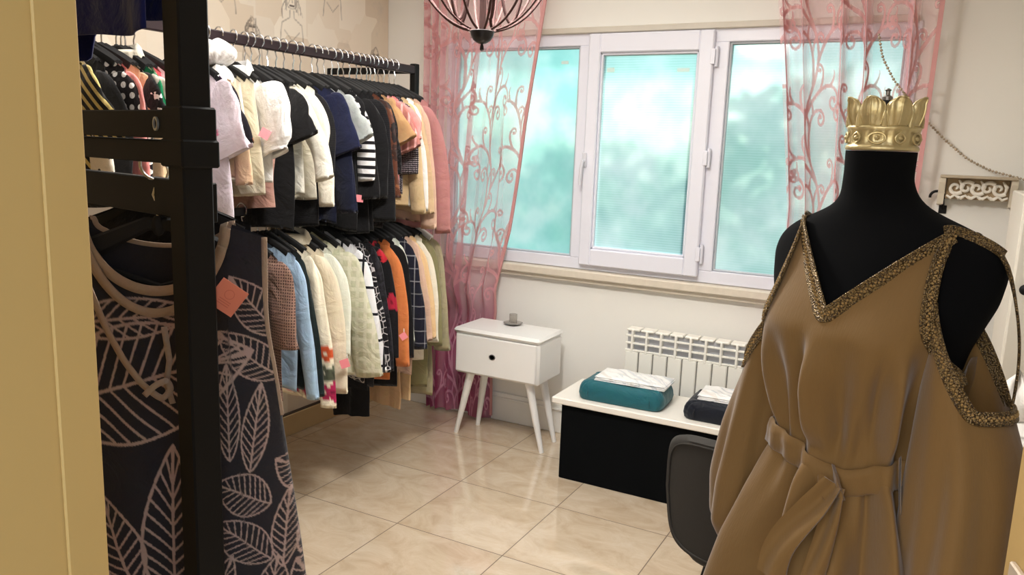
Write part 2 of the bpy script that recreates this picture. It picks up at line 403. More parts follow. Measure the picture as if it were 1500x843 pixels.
# the door stands open into the room on the right
k_ = JR/YF; ye = 1.13; he = np.array((k_*ye, ye)); hg = np.array((HX-.03, YF+.03)); dv = he-hg; dl_ = np.linalg.norm(dv); dv /= dl_; nv_ = np.array((-dv[1], dv[0]))
door = empty('door_1', (hg[0], hg[1], 0), math.atan2(dv[1], dv[0])); struct(door)
MB().box((0, -.04, .008), (dl_, 0, 2.18), .002).build('door_leaf', plain('door_tan', (176, 146, 92), .55, var=.05, scale=3), door, smooth=False)
hz_ = 1.0
MB().box((dl_-.075, .0, hz_-.07), (dl_-.035, .008, hz_+.07), .002).build('handle_plate', plain('latch_light', (206, 190, 168), .4, metal=.4), door, smooth=False)
MB().tube([(dl_-.055, .004, hz_+.01), (dl_-.055, .045, hz_+.01), (dl_-.07, .05, hz_+.01), (dl_-.17, .05, hz_+.01)], [.009, .009, .009, .008], 10).build('handle', BLACK, door)

# baseboards
BB1 = plain('baseboard_tan', (196, 166, 120), .45, var=.06); BB2 = plain('baseboard_white', (240, 238, 232), .4, var=.03)
mb = MB(); mb.box((XL, YF, 0), (XL+.018, YB, .115), .004); struct(mb.build('baseboard_left', BB1, smooth=False)); struct(MB().box((XL, YF, .115), (XL+.014, YB, .124)).build('trim_4', plain('trim_brown', (72, 54, 42), .5), smooth=False))
mb = MB(); mb.box((XL+.02, YB-.018, 0), (XR, YB, .165), .004); mb.box((XL+.02, YB-.028, .13), (XR, YB, .142), .003); struct(mb.build('baseboard_back', BB2, smooth=False))

# ------------------------------------------------------------------ window
win = empty('window_1', ((WX0+WX1)/2, YB, WZ0)); struct(win)
def wbox(mb, x0, x1, z0, z1, y0, y1, bev=.004): o = np.array(win.location); mb.box(np.array((x0, y0, z0))-o, np.array((x1, y1, z1))-o, bev)
f0 = .055
L1 = P(851, 70)[0]; SL = P(868, 60)[0]; SR = P(1050, 60)[0]; R0 = P(1070, 62)[0]
GL = P(884, 80)[0]; GR = P(1027, 80)[0]; GT = P(955, 77)[2]; GB = P(942, 371)[2]
ST = P(960, 48)[2]; SB = P(940, 396)[2]
PT = P(815, 69)[2]; PB = P(790, 371)[2]; PB2 = P(1090, 402)[2]; PB = (PB+PB2)/2
mb = MB()
wbox(mb, WX0, WX1, PT, WZ1, YB-.01, YB+.06); wbox(mb, WX0, WX1, WZ0, PB, YB-.01, YB+.06)
wbox(mb, WX0, WX0+f0, PB, PT, YB-.01, YB+.06); wbox(mb, WX1-f0, WX1, PB, PT, YB-.01, YB+.06)
mb.build('frame', UPVC, win, smooth=False)
mb = MB(); wbox(mb, L1, SL+.012, PB-.002, PT+.002, YB-.012, YB+.06); mb.build('mullion', UPVC, win, smooth=False)
mb = MB(); wbox(mb, SR-.012, R0, PB-.002, PT+.002, YB-.012, YB+.06); mb.build('mullion', UPVC, win, smooth=False)
sash = MB()
wbox(sash, SL, GL, SB, ST, YB-.045, YB+.02, .006); wbox(sash, GR, SR, SB, ST, YB-.045, YB+.02, .006)
wbox(sash, GL-.002, GR+.002, GT, ST, YB-.044, YB+.02, .006); wbox(sash, GL-.002, GR+.002, SB, GB, YB-.044, YB+.02, .006)
for a, b_, c_, d_ in ((GL, GL+.012, GB, GT), (GR-.012, GR, GB, GT)): wbox(sash, a, b_, c_, d_, YB-.03, YB+.02)
for c_, d_ in ((GB, GB+.012), (GT-.012, GT)): wbox(sash, GL, GR, c_, d_, YB-.03, YB+.02)
so = sash.build('sash', UPVC, win, smooth=False)
mb = MB()
for x0, x1 in ((WX0+f0, L1), (R0, WX1-f0)):
    for a, b_ in ((x0, x0+.01), (x1-.01, x1)): wbox(mb, a, b_, PB, PT, YB+.0, YB+.04)
    for a, b_ in ((PB, PB+.01), (PT-.01, PT)): wbox(mb, x0, x1, a, b_, YB+.0, YB+.04)
mb.build('bead', plain('window_bead', (196, 200, 206), .4), win, smooth=False)
# frosted teal film on glass
def pane_mat(name, tint, lines):
    m, nt, b, out = newmat(name)
    nt.nodes.remove(b)
    ge = nd(nt, 'ShaderNodeNewGeometry'); sp = nd(nt, 'ShaderNodeSeparateXYZ'); nt.links.new(ge.outputs['Position'], sp.inputs[0])
    n1 = nd(nt, 'ShaderNodeTexNoise', i_Scale=4.5, i_Detail=3.0, i_Roughness=.5); nt.links.new(ge.outputs['Position'], n1.inputs['Vector'])
    cr = nd(nt, 'ShaderNodeValToRGB'); e = cr.color_ramp.elements
    e[0].position = .32; e[0].color = hexc(tint[0]); e[1].position = .68; e[1].color = hexc(tint[2]); q = e.new(.5); q.color = hexc(tint[1]); nt.links.new(n1.outputs[0], cr.inputs[0])
    col = cr.outputs[0]
    if lines:
        wv = nd(nt, 'ShaderNodeTexWave', i_Scale=26.0, i_Distortion=1.0, i_Detail=2.0); wv.bands_direction = 'Z'; nt.links.new(ge.outputs['Position'], wv.inputs['Vector'])
        col = mixc(nt, math_(nt, 'MULTIPLY', wv.outputs[0], lines), col, hexc((232, 244, 244)))
    tr = nd(nt, 'ShaderNodeBsdfTranslucent'); nt.links.new(col, tr.inputs[0])
    rf = nd(nt, 'ShaderNodeBsdfRefraction', i_Roughness=.32, i_IOR=1.12); nt.links.new(col, rf.inputs[0])
    gl = nd(nt, 'ShaderNodeBsdfGlossy', i_Roughness=.12)
    m1 = nd(nt, 'ShaderNodeMixShader'); m1.inputs[0].default_value = .36; nt.links.new(tr.outputs[0], m1.inputs[1]); nt.links.new(rf.outputs[0], m1.inputs[2])
    m2 = nd(nt, 'ShaderNodeMixShader'); m2.inputs[0].default_value = .04; nt.links.new(m1.outputs[0], m2.inputs[1]); nt.links.new(gl.outputs[0], m2.inputs[2])
    nt.links.new(m2.outputs[0], out.inputs[0]); return m
TEAL = pane_mat('teal_film', ((150, 206, 192), (172, 220, 206), (204, 234, 220)), 0)
TEAL2 = pane_mat('frosted_film', ((164, 206, 190), (186, 220, 204), (216, 234, 222)), .3)
TEAL3 = pane_mat('frosted_film_pale', ((164, 204, 186), (186, 216, 200), (214, 232, 218)), .2)
for x0, x1, z0, z1, yv, mt in ((WX0+f0, L1, PB, PT, YB+.025, TEAL), (GL, GR, GB, GT, YB-.01, TEAL2), (R0, WX1-f0, PB, PT, YB+.025, TEAL3)):
    o = np.array(win.location); b_ = MB(); b_.add(np.array([(x0, yv, z0), (x1, yv, z0), (x1, yv, z1), (x0, yv, z1)])-o, [(0, 1, 2, 3)]); b_.build('pane', mt, win, smooth=False)
# stickers on the glass, handle, hinges
mb = MB()
for px, py, w, h in ((825, 91, .04, .016), (896, 103, .04, .022), (1002, 103, .06, .018)):
    q = P(px, py); wbox(mb, q[0]-w/2, q[0]+w/2, q[2]-h/2, q[2]+h/2, YB-(.0125 if px > 850 else -.022), YB-(.011 if px > 850 else -.0235), 0)
mb.build('sticker', plain('sticker_film', (206, 232, 226), .5, var=.02), win, smooth=False)
hq = P(861, 245); ho = np.array(win.location)
mb = MB(); mb.box(np.array((hq[0]-.012, YB-.056, hq[2]+.0))-ho, np.array((hq[0]+.012, YB-.045, hq[2]+.075))-ho, .004)
mb.tube(np.array([(hq[0], YB-.05, hq[2]+.03), (hq[0], YB-.075, hq[2]+.03), (hq[0]-.004, YB-.08, hq[2]-.01), (hq[0]-.008, YB-.08, hq[2]-.09)])-ho, [.009, .009, .0085, .0065], 10)
mb.build('handle', plain('handle_grey', (214, 214, 222), .35), so)
for px, py in ((1053, 84), (1041, 232), (1031, 372)):
    q = P(px, py); mb = MB(); mb.tube(np.array([(SR+.012, YB-.03, q[2]-.045), (SR+.012, YB-.03, q[2]+.045)])-ho, .0095, 10); mb.box(np.array((SR-.012, YB-.05, q[2]-.035))-ho, np.array((SR+.01, YB-.044, q[2]+.035))-ho, .002); mb.build('hinge', UPVC, win)
# stone sill and a grey strip along the top of the window
SILL = plain('sill_stone', (224, 213, 196), .4, var=.1, scale=30)
z1 = WZ0; mb = MB(); mb.box((WX0-.04, YB-.06, z1-.045), (WX1+.06, YB+.06, z1-.002), .006); mb.box((WX0-.03, YB-.035, z1-.07), (WX1+.05, YB, z1-.045), .004); o = mb.build('trim_2', SILL, smooth=False); struct(o)
mb = MB(); mb.box((WX0+.03, YB-.028, WZ1-.004), (WX1-.02, YB+.02, WZ1+.026), .004); o = mb.build('trim_3', plain('top_strip_grey', (206, 198, 184), .5), smooth=False); struct(o)
# garden outside
GRASS = plain('lawn', (92, 122, 62), .9, var=.3, scale=3)
struct(MB().box((-16, YB+.25, -.6), (12, 22, -.5)).build('ground_outside', GRASS, smooth=False))
LEAF = plain('hedge_leaf', (70, 120, 62), .6, var=.35, scale=6); LEAF2 = plain('shrub_leaf', (112, 158, 84), .6, var=.3, scale=6)
def shrub(name, label, c, r, n, mt, seed):
    rs = np.random.default_rng(seed); mb = MB()
    d = rs.normal(size=(n, 3)); d /= np.linalg.norm(d, axis=1)[:, None]; p = d*(rs.uniform(.75, 1.05, n)[:, None])*np.array(r)+np.array(c)
    V = np.empty((n, 4, 3)); s = rs.uniform(.07, .14, n)
    a = rs.normal(size=(n, 3)); a /= np.linalg.norm(a, axis=1)[:, None]; b_ = np.cross(a, rs.normal(size=(n, 3))); b_ /= np.linalg.norm(b_, axis=1)[:, None]
    for k, (u, v) in enumerate(((-1, 0), (0, -.5), (1, 0), (0, .5))): V[:, k] = p+s[:, None]*(a*u+b_*v)
    mb.add(V.reshape(-1, 3), np.arange(4*n).reshape(-1, 4).tolist()); mb.tube([(c[0], c[1], -.5), (c[0]+.05, c[1], c[2])], [.08, .05], 8)
    return tag(mb.build(name, mt, smooth=False), label, 'shrub')
shrub('garden_shrub', 'blurred green shrub outside behind the left frosted pane', (-4.6, 6.4, .8), (1.3, .8, 1.3), 1500, LEAF, 1)
shrub('garden_shrub', 'blurred green shrub outside behind the middle frosted pane', (-2.6, 6.9, .5), (1.0, .8, 1.1), 1300, LEAF2, 2)
shrub('garden_shrub', 'blurred green shrub outside behind the right frosted pane', (-.9, 6.2, .9), (.8, .7, 1.2), 1200, LEAF, 3)

# ------------------------------------------------------------------ curtains
m, nt, b, out = newmat('scroll_voile')
nt.nodes.remove(b)
a_ = nd(nt, 'ShaderNodeAttribute'); a_.attribute_name = 'Col'; fac = a_.outputs['Fac']
uv = nd(nt, 'ShaderNodeUVMap'); nz = nd(nt, 'ShaderNodeTexNoise', i_Scale=5.0, i_Detail=3.0); nt.links.new(uv.outputs[0], nz.inputs['Vector'])
sp = nd(nt, 'ShaderNodeSeparateXYZ'); nt.links.new(uv.outputs[0], sp.inputs[0])
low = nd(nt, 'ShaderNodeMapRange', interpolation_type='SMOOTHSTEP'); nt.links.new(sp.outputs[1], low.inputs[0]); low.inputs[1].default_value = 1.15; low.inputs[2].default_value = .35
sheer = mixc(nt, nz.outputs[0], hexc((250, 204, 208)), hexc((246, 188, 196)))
sheer = mixc(nt, low.outputs[0], sheer, hexc((176, 78, 120)))       # the cloth shifts from rose to plum towards its hem
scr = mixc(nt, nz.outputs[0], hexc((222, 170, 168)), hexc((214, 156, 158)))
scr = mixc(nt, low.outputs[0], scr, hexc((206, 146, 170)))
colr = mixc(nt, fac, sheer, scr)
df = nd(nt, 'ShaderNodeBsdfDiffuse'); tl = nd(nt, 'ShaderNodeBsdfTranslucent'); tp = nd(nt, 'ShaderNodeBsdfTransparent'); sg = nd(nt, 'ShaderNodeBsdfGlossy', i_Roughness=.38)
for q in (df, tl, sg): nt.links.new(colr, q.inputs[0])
m1 = nd(nt, 'ShaderNodeMixShader'); m1.inputs[0].default_value = .18; nt.links.new(df.outputs[0], m1.inputs[1]); nt.links.new(tl.outputs[0], m1.inputs[2])
m1b = nd(nt, 'ShaderNodeMixShader'); m1b.inputs[0].default_value = .08; nt.links.new(m1.outputs[0], m1b.inputs[1]); nt.links.new(sg.outputs[0], m1b.inputs[2])
al = math_(nt, 'ADD', math_(nt, 'MULTIPLY', fac, .54), math_(nt, 'ADD', .23, math_(nt, 'MULTIPLY', low.outputs[0], .36)), clamp=True)
ge = nd(nt, 'ShaderNodeNewGeometry'); dt = nd(nt, 'ShaderNodeVectorMath', operation='DOT_PRODUCT'); nt.links.new(ge.outputs['Normal'], dt.inputs[0]); nt.links.new(ge.outputs['Incoming'], dt.inputs[1])
cosv = math_(nt, 'MAXIMUM', math_(nt, 'ABSOLUTE', dt.outputs['Value']), .12)      # a thread layer seen edge-on covers more
al = math_(nt, 'SUBTRACT', 1.0, math_(nt, 'POWER', math_(nt, 'SUBTRACT', 1.0, math_(nt, 'MINIMUM', al, .97)), math_(nt, 'DIVIDE', 1.0, cosv)))
m2 = nd(nt, 'ShaderNodeMixShader'); nt.links.new(al, m2.inputs[0]); nt.links.new(tp.outputs[0], m2.inputs[1]); nt.links.new(m1b.outputs[0], m2.inputs[2]); nt.links.new(m2.outputs[0], out.inputs[0])
VOILE = m
HEMM = plain('curtain_hem', (206, 150, 148), .9, var=.05)
def curtain(name, label, left, right, ztop, zbot, nf, amp, width, seed, ybase, uoff, skew=0.0):
    nz_, nu = 520, 340
    z = np.linspace(ztop, zbot, nz_)[:, None]; u = np.linspace(0, 1, nu)[None, :]
    lz = np.array(sorted(left)); rz = np.array(sorted(right))
    xl = np.interp(z, lz[:, 0], lz[:, 1]); xr = np.interp(z, rz[:, 0], rz[:, 1])
    r = np.random.default_rng(seed)
    ybase = ybase+.055*sm((.80-z)/.2); amp = amp*(1-.5*sm((.85-z)/.25))
    w = u+skew*(1-(1-u)**2.2-u)+.035*np.sin(2*PI*2.3*u+r.uniform(0, 6))+.012*np.sin(3*z+9*u)
    ph = 2*PI*nf*w+.5*np.sin(1.7*z+4*u)
    y = ybase-amp*(2.1*(.5+.5*np.sin(ph))**4-.6+.22*np.sin(2*ph+1.0+z))*(1.0+.15*np.sin(2.2*z))-.015*np.sin(9*u+2*z)
    x = xl+(xr-xl)*u+.25*amp*np.cos(ph)
    Pn = np.stack([x, y, np.broadcast_to(z, x.shape)], -1)
    uvm = np.stack([np.broadcast_to(u*width, x.shape), np.broadcast_to(z, x.shape)], -1)
    v = SCROLL.sample(uvm[..., 0]/1.08+uoff, uvm[..., 1]/1.08+5*.62)
    root = empty(name, (float(xl[-1, 0]+xr[-1, 0])/2, float(ybase[-1, 0]), zbot)); o = np.array(root.location)
    grid(Pn-o, uvm).build('curtain_cloth', VOILE, root, col=np.repeat(v.reshape(-1, 1), 3, 1), ang=0)
    e = Pn[::6, -1]; mb = MB(); mb.loft(np.stack([e+(-.012, -.003, 0), e+(.006, -.005, 0), e+(.006, .005, 0), e+(-.012, .003, 0)], 1)-o); mb.build('hem', HEMM, root)
    return tag(root, label, 'curtain', 'sheer scroll-patterned curtains')
YC = YB-.12
cp = lambda px, py: (float(at(px, py, 1, YC)[2]), float(at(px, py, 1, YC)[0]))
q = cp(621, 2); q2 = cp(648, 600)
LR = [cp(x, y) for x, y in ((798, 2), (784, 80), (766, 180), (742, 340), (722, 430), (712, 500), (712, 618))]
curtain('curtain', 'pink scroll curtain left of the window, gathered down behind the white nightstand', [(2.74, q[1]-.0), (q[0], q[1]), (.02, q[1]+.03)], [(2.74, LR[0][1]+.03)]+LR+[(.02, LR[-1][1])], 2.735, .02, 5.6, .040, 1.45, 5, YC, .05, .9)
RL = [cp(x, y) for x, y in ((1137, 2), (1143, 120), (1150, 300))]; RR = [cp(x, y) for x, y in ((1378, 2), (1345, 240))]
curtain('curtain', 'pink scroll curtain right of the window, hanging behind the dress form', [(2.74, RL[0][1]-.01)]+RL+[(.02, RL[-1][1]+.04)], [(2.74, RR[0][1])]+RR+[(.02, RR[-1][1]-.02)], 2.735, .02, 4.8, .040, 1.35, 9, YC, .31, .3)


# ================================================================== FURNITURE
# nightstand
NX0 = at(668, 500, 1, 3.47)[0]; NX1 = at(791, 520, 1, 3.47)[0]; NY0, NY1 = 3.45, 3.735
NZ1 = at(668, 479, 1, NY0)[2]; NZ0 = at(668, 546, 1, NY0)[2]
ns = empty('nightstand', ((NX0+NX1)/2, (NY0+NY1)/2, 0)); o = np.array(ns.location)
mb = MB(); mb.box(np.array((NX0, NY0+.012, NZ0))-o, np.array((NX1, NY1, NZ1-.026))-o, .012); mb.build('cabinet_body', WHITE, ns)
mb = MB(); mb.box(np.array((NX0-.006, NY0-.004, NZ1-.03))-o, np.array((NX1+.006, NY1+.004, NZ1))-o, .014); mb.build('top', WHITE, ns)
mb = MB(); mb.box(np.array((NX0+.012, NY0, NZ0+.012))-o, np.array((NX1-.012, NY0+.02, NZ1-.034))-o, .004); dr = mb.build('drawer', WHITE, ns)
hq = at(721, 524, 1, NY0)
mb = MB(); rings = []
for r_, yy_ in ((.018, .0), (.0185, -.003), (.015, -.004), (.0135, .004), (.002, .005)): rings.append([(hq[0]+r_*math.cos(t), NY0+yy_, hq[2]+.8*r_*math.sin(t)) for t in np.linspace(0, 2*PI, 24, endpoint=False)])
mb.loft([np.array(r_)-o for r_ in rings]); h = mb.build('finger_pull', plain('pull_grey', (128, 126, 126), .35, metal=.5), dr); h['label'] = 'round grey recessed pull'
def ns_leg(tx_, ty_, bx_, by_):
    mb = MB(); mb.tube(np.array([(tx_, ty_, NZ0+.004), ((tx_+bx_)/2, (ty_+by_)/2, NZ0/2), (bx_, by_, .0)])-o, [.023, .018, .012], 14); mb.build('leg', WHITE, ns)
fl = at(668, 633, 2, 0); fr = at(793, 664, 2, 0)
ns_leg(NX0+.075, NY0+.06, fl[0], fl[1]); ns_leg(NX1-.075, NY0+.06, fr[0], fr[1]); ns_leg(NX0+.075, NY1-.07, NX0+.02, NY1-.045); ns_leg(NX1-.075, NY1-.07, NX1-.0, NY1-.045)
tag(ns, 'white one-drawer nightstand with rounded box and splayed tapered legs, left of the bench', 'nightstand')
# glass candle holder
m, nt, b, out = newmat('clear_glass'); b.inputs['Transmission Weight'].default_value = .85; b.inputs['Roughness'].default_value = .06; b.inputs['IOR'].default_value = 1.3; b.inputs['Base Color'].default_value = hexc((236, 232, 226)); GLASS = m
g_ = at(757, 474, 2, NZ1)
hd = empty('candle_holder', (g_[0], min(g_[1], NY1-.06), NZ1+.001))
MB().lathe([(.001, 0), (.028, 0), (.046, .006), (.052, .012), (.048, .0125), (.028, .006), (.001, .005)], n=32).build('saucer', GLASS, hd)
MB().lathe([(.018, .007), (.021, .012), (.021, .058), (.019, .058), (.0185, .014), (.001, .012)], n=28).build('cup', GLASS, hd)
tag(hd, 'small clear glass candle holder with saucer standing on the white nightstand', 'candle holder')

# low bench: black box, white top
BY0 = 3.26; BZ1 = .40
bl = at(820, 650, 1, BY0+.02)[0]; sl = at(808, 580, 1, BY0)[0]; BY1 = 3.625; BX1 = .12
bn = empty('display_bench', ((bl+BX1)/2, (BY0+BY1)/2, 0)); o = np.array(bn.location)
MB().box(np.array((bl, BY0+.02, 0.0))-o, np.array((BX1-.02, BY1-.01, BZ1-.03))-o, .004).build('black_box', BLKVEL, bn, smooth=False)
MB().box(np.array((sl, BY0, BZ1-.03))-o, np.array((BX1, BY1, BZ1))-o, .004).build('bench_top', plain('bench_white', (238, 232, 222), .4, var=.02), bn, smooth=False)
tag(bn, 'low black display bench with a white top in front of the radiator', 'bench')

def cushion(name, label, bl_, br_, depth, h, colr, seed):
    """velvet display pad: a soft box with rounded, dented sides"""
    w = br_-bl_; c = (bl_+br_)/2; n = 96; rings = []
    a = np.linspace(0, 2*PI, n, endpoint=False); e = .22
    cs, sn = np.cos(a), np.sin(a)
    ex = np.sign(cs)*np.abs(cs)**e; ey = np.sign(sn)*np.abs(sn)**e
    for t, s in ((0, .1), (0, .93), (.08, .975), (.35, 1.0), (.62, .985), (.82, .95), (.95, .90), (1.0, .84), (1.0, .1)):
        wob = 1+.012*vnoise(a*3, seed)*(1 if 0 < t < 1 else .4)
        rings.append(np.c_[ex*w/2*s*wob, ey*depth/2*s*wob, np.full(n, t*h+(.004*vnoise(a*5, seed+3) if t > .5 else 0))])
    r = empty(name, (0, 0, 0)); MB().loft(rings).build('pad', fabric('velvet%d' % seed, colr, rough=.6, sheen=.2), r, ang=60)
    for sx in (-1, 1):
        MB().tube([(sx*w*.36, -depth*.5-.001, h*.12), (sx*w*.365, -depth*.505-.001, h*.4), (sx*w*.355, -depth*.49, h*.75)], [.002, .006, .001], 8, flat=.6).build('corner_tuck', fabric('velvet%d' % seed, colr), r)
    return tag(r, label, 'cushion', 'velvet display pads on the bench')
def folded(name, label, w, d, h, seed, colr):
    rs = np.random.default_rng(seed); nx_, ny_ = 40, 30; b_ = MB()
    for k in range(3):
        X, Y = np.meshgrid(np.linspace(-w/2, w/2, nx_), np.linspace(-d/2, d/2, ny_)); sk = .012*k
        ed = np.minimum(np.minimum(X+w/2, w/2-X)/.02, np.minimum(Y+d/2, d/2-Y)/.02); ed = np.clip(ed, 0, 1)
        Zt = h*(k+1)/3*(.7+.3*sm(ed))+.0035*vnoise(X*40+k, seed+k)*ed+.003*vnoise(Y*50+X*20, seed+7+k)*ed
        top = np.stack([X+sk*(.5-k*.3), Y+sk*.3, Zt], -1); bot = top.copy(); bot[..., 2] = h*k/3+.0005
        g1 = grid(top); b_.add(g1.v[0], g1.f); g2 = grid(bot); b_.add(g2.v[0], g2.f)
        idx = np.r_[np.arange(nx_), np.arange(1, ny_)*nx_+nx_-1, (ny_-1)*nx_+np.arange(nx_-2, -1, -1), np.arange(ny_-2, 0, -1)*nx_]
        T_, B_ = top.reshape(-1, 3)[idx], bot.reshape(-1, 3)[idx]; b_.loft([np.r_[B_, B_[:1]], np.r_[T_, T_[:1]]], closed=False, cap=False)
    o_ = b_.build(name, colr, None, ang=50)
    return tag(o_, label, 'folded cloth', 'folded white wrapped cloths on the pads')
pk = fabric('white_wrapped_print', (243, 241, 238), 'blotch', p=34, cols=[(243, 241, 238), (214, 216, 218), (232, 226, 220)], rough=.35, thr=.55)
def on_bench(px, py): return at(px, py, 2, BZ1)
c1l, c1r = on_bench(842, 581)[0], on_bench(962, 606)[0]
c1 = cushion('display_cushion', 'teal velvet display pad on the left end of the bench', c1l, c1r, .235, .085, (28, 92, 102), 1)
c1.location = ((c1l+c1r)/2+.015, BY0+.03+.13, BZ1+.001); c1.rotation_euler = (0, 0, .03)
c2l = on_bench(994, 612)[0]
c2 = cushion('display_cushion', 'dark navy velvet display pad on the bench beside the dress form', c2l, c2l+.40, .24, .08, (12, 18, 30), 2)
c2.location = (c2l+.2+.01, BY0+.035+.13, BZ1+.001); c2.rotation_euler = (0, 0, .02)
f1 = folded('folded_cloth', 'white folded printed cloth lying on the teal pad', .335, .18, .022, 4, pk); f1.location = (c1.location.x+.03, c1.location.y+.025, BZ1+.088); f1.rotation_euler = (0, 0, .03)
f2 = folded('folded_cloth', 'white folded printed cloth lying on the navy pad', .34, .18, .022, 9, pk); f2.location = (c2.location.x+.02, c2.location.y+.03, BZ1+.083); f2.rotation_euler = (0, 0, .05)

# radiator
RY1 = YB-.035; RY0 = RY1-.085
rx0 = at(916, 500, 1, RY0)[0]; rz1 = at(930, 480, 1, RY0)[2]-.01; rz0 = .17
n_sec = 10; pit = (at(1085, 520, 1, RY0)[0]-at(930, 500, 1, RY0)[0])/7.05
rad = empty('radiator', (rx0+pit*n_sec/2, (RY0+RY1)/2, rz0)); o = np.array(rad.location)
GREYG = plain('radiator_recess', (196, 196, 200), .5)
for k in range(n_sec):
    x0 = rx0+k*pit+.0015; x1 = x0+pit-.006; xm = (x0+x1)/2; mb = MB()
    mb.box(np.array((x0, RY0, rz0+.01))-o, np.array((x1, RY0+.012, rz1-.115))-o, .004)     # flat front fin
    mb.box(np.array((x0, RY0+.006, rz1-.012))-o, np.array((x1, RY1-.01, rz1))-o, .004)     # curved top cap
    mb.box(np.array((x0+.004, RY0+.03, rz0))-o, np.array((x1-.004, RY1, rz1-.01))-o, .006)
    for z_ in (rz1-.115, rz1-.078, rz1-.04): mb.box(np.array((x0-.002, RY0+.0, z_))-o, np.array((x1+.004, RY0+.012, z_+.010))-o, .002)   # grille cross bars
    mb.box(np.array((xm-.006, RY0-.004, rz1-.12))-o, np.array((xm+.006, RY0+.03, rz1-.004))-o, .003)
    mb.build('section', RADW, rad, smooth=False)
mb = MB(); mb.box(np.array((rx0+.004, RY0+.026, rz1-.112))-o, np.array((rx0+pit*n_sec-.008, RY0+.034, rz1-.014))-o); mb.build('duct', GREYG, rad, smooth=False)
mb = MB()
for k in range(1, n_sec): mb.box(np.array((rx0+k*pit-.0042, RY0+.004, rz0+.01))-o, np.array((rx0+k*pit+.001, RY0+.03, rz1-.118))-o)
mb.build('gap_strip', plain('gap_grey', (120, 116, 108), .6), rad, smooth=False)  # darker grey strips set in the gaps between sections
for x_ in (rx0+pit*1.5, rx0+pit*8.5): MB().box(np.array((x_-.012, RY1-.01, rz1-.09))-o, np.array((x_+.012, YB-.002, rz1-.06))-o, .002).build('wall_bracket', RADW, rad, smooth=False)
mb = MB()
mb.tube(np.array([(rx0+pit*(n_sec-.2), RY0+.05, rz0+.03), (rx0+pit*n_sec+.03, RY0+.05, rz0+.03), (rx0+pit*n_sec+.035, RY0+.05, 0)])-o, .009, 10)
mb.build('pipe', RADW, rad)
tag(rad, 'white ribbed wall radiator under the window behind the bench', 'radiator')

# grey upholstered chair, seen from behind
CYb = 2.02
ch = empty('upholstered_chair', (-.33, CYb+.25, 0)); o = np.array(ch.location)
CHM = plain('grey_velvet', (50, 47, 43), .8, var=.06, scale=60, bmp=.05, spec=.25)
tl_ = at(969, 645, 1, CYb); br_ = at(1000, 812, 1, CYb); x0 = at(966, 720, 1, CYb)[0]; zt = at(985, 637, 1, CYb)[2]; zb = at(1010, 818, 1, CYb)[2]
wB = .46; nu, nv = 56, 40
def shell(off, inset=0.0):
    u = np.linspace(0, 2*PI, nu, endpoint=False); rings = []
    for s in np.linspace(1-inset, .02, nv//2):
        cs, sn = np.cos(u), np.sin(u); e = .36
        ex = np.sign(cs)*np.abs(cs)**e; ez = np.sign(sn)*np.abs(sn)**e
        lw = 1-.10*np.clip(-ez, 0, 1)                        # narrower towards the seat
        X = ex*wB/2*s*lw; Z = (zt+zb)/2+ez*(zt-zb)/2*s-.012*(ex*s)**2*np.clip(ez, 0, 1)-.0*X
        Yv = CYb+.16*(X/(wB/2))**2*.55-.10*(Z-zb)*.5+off     # wraps round the sitter and leans back
        rings.append(np.c_[x0+wB/2+X, Yv, Z]-o)
    return rings
ro = shell(-.022); ri = shell(.03); edge = shell(.004, -.035)[:1]
MB().loft(ro[::-1]+edge+ri).build('backrest', CHM, ch, ang=70)
pip = np.array(shell(-.0235, .045)[0]); MB().tube(np.r_[pip, pip[:1]], .0026, 6, cap=False).build('piping', CHM, ch)
n = 48; a = np.linspace(0, 2*PI, n, endpoint=False); cs, sn = np.cos(a), np.sin(a); ex = np.sign(cs)*np.abs(cs)**.5; ey = np.sign(sn)*np.abs(sn)**.5
MB().loft([np.c_[ex*.22*s, ey*.215*s+.02, np.full(n, z)] for z, s in ((.40, .7), (.40, .94), (.415, .99), (.45, 1.0), (.475, .96), (.485, .85), (.488, .1))]).build('seat', CHM, ch, ang=60)
for sx in (-1, 1):
    for sy in (-1, 1):
        MB().tube([(sx*.13, .03+sy*.12, .405), (sx*.21, .03+sy*.19, .0)], [.016, .010], 12).build('leg', BLACK, ch)
ch.rotation_euler = (0, 0, 0)
tag(ch, 'dark grey upholstered chair with rounded back, between bench and dress form', 'chair')

# chandelier: open bowl of bent wire
DC = 2.2; cc = at_depth(706, 62, DC); zbot = cc[2]-.005
chd = empty('chandelier', (cc[0], cc[1], zbot)); BRZ = plain('dark_bronze', (84, 62, 60), .8, spec=.15, metal=0, var=.08)
MB().lathe([(.002, -.018), (.006, -.015), (.005, -.006), (.003, .0), (.012, .002), (.024, .010), (.031, .022), (.034, .034), (.030, .036), (.002, .037)], n=28).build('finial', plain('finial_dark', (52, 50, 52), .35, metal=.5), chd)
MB().lathe([(.009, .036), (.009, .30), (.02, .32), (.02, .36), (.007, .38), (.007, ZC-zbot-.03)], n=14).build('stem', BRZ, chd)
MB().lathe([(.001, ZC-zbot-.001), (.06, ZC-zbot-.001), (.055, ZC-zbot-.02), (.02, ZC-zbot-.035), (.001, ZC-zbot-.036)], n=24).build('ceiling_rose', BRZ, chd)
Rb = .215
for k in range(12):
    a = 2*PI*k/12+.16; t = np.linspace(.10, 1, 22)
    r = Rb*np.sin(t*PI*.5)**.9; z = .034+.30*(1-np.cos(t*PI*.5))**1.0
    MB().tube(np.c_[r*math.cos(a), r*math.sin(a), z], .0034, 8).build('arm', BRZ, chd)
MB().tube([(Rb*math.cos(t), Rb*math.sin(t), .334) for t in np.linspace(0, 2*PI, 49)], .0055, 8, cap=False).build('rim_hoop', BRZ, chd)
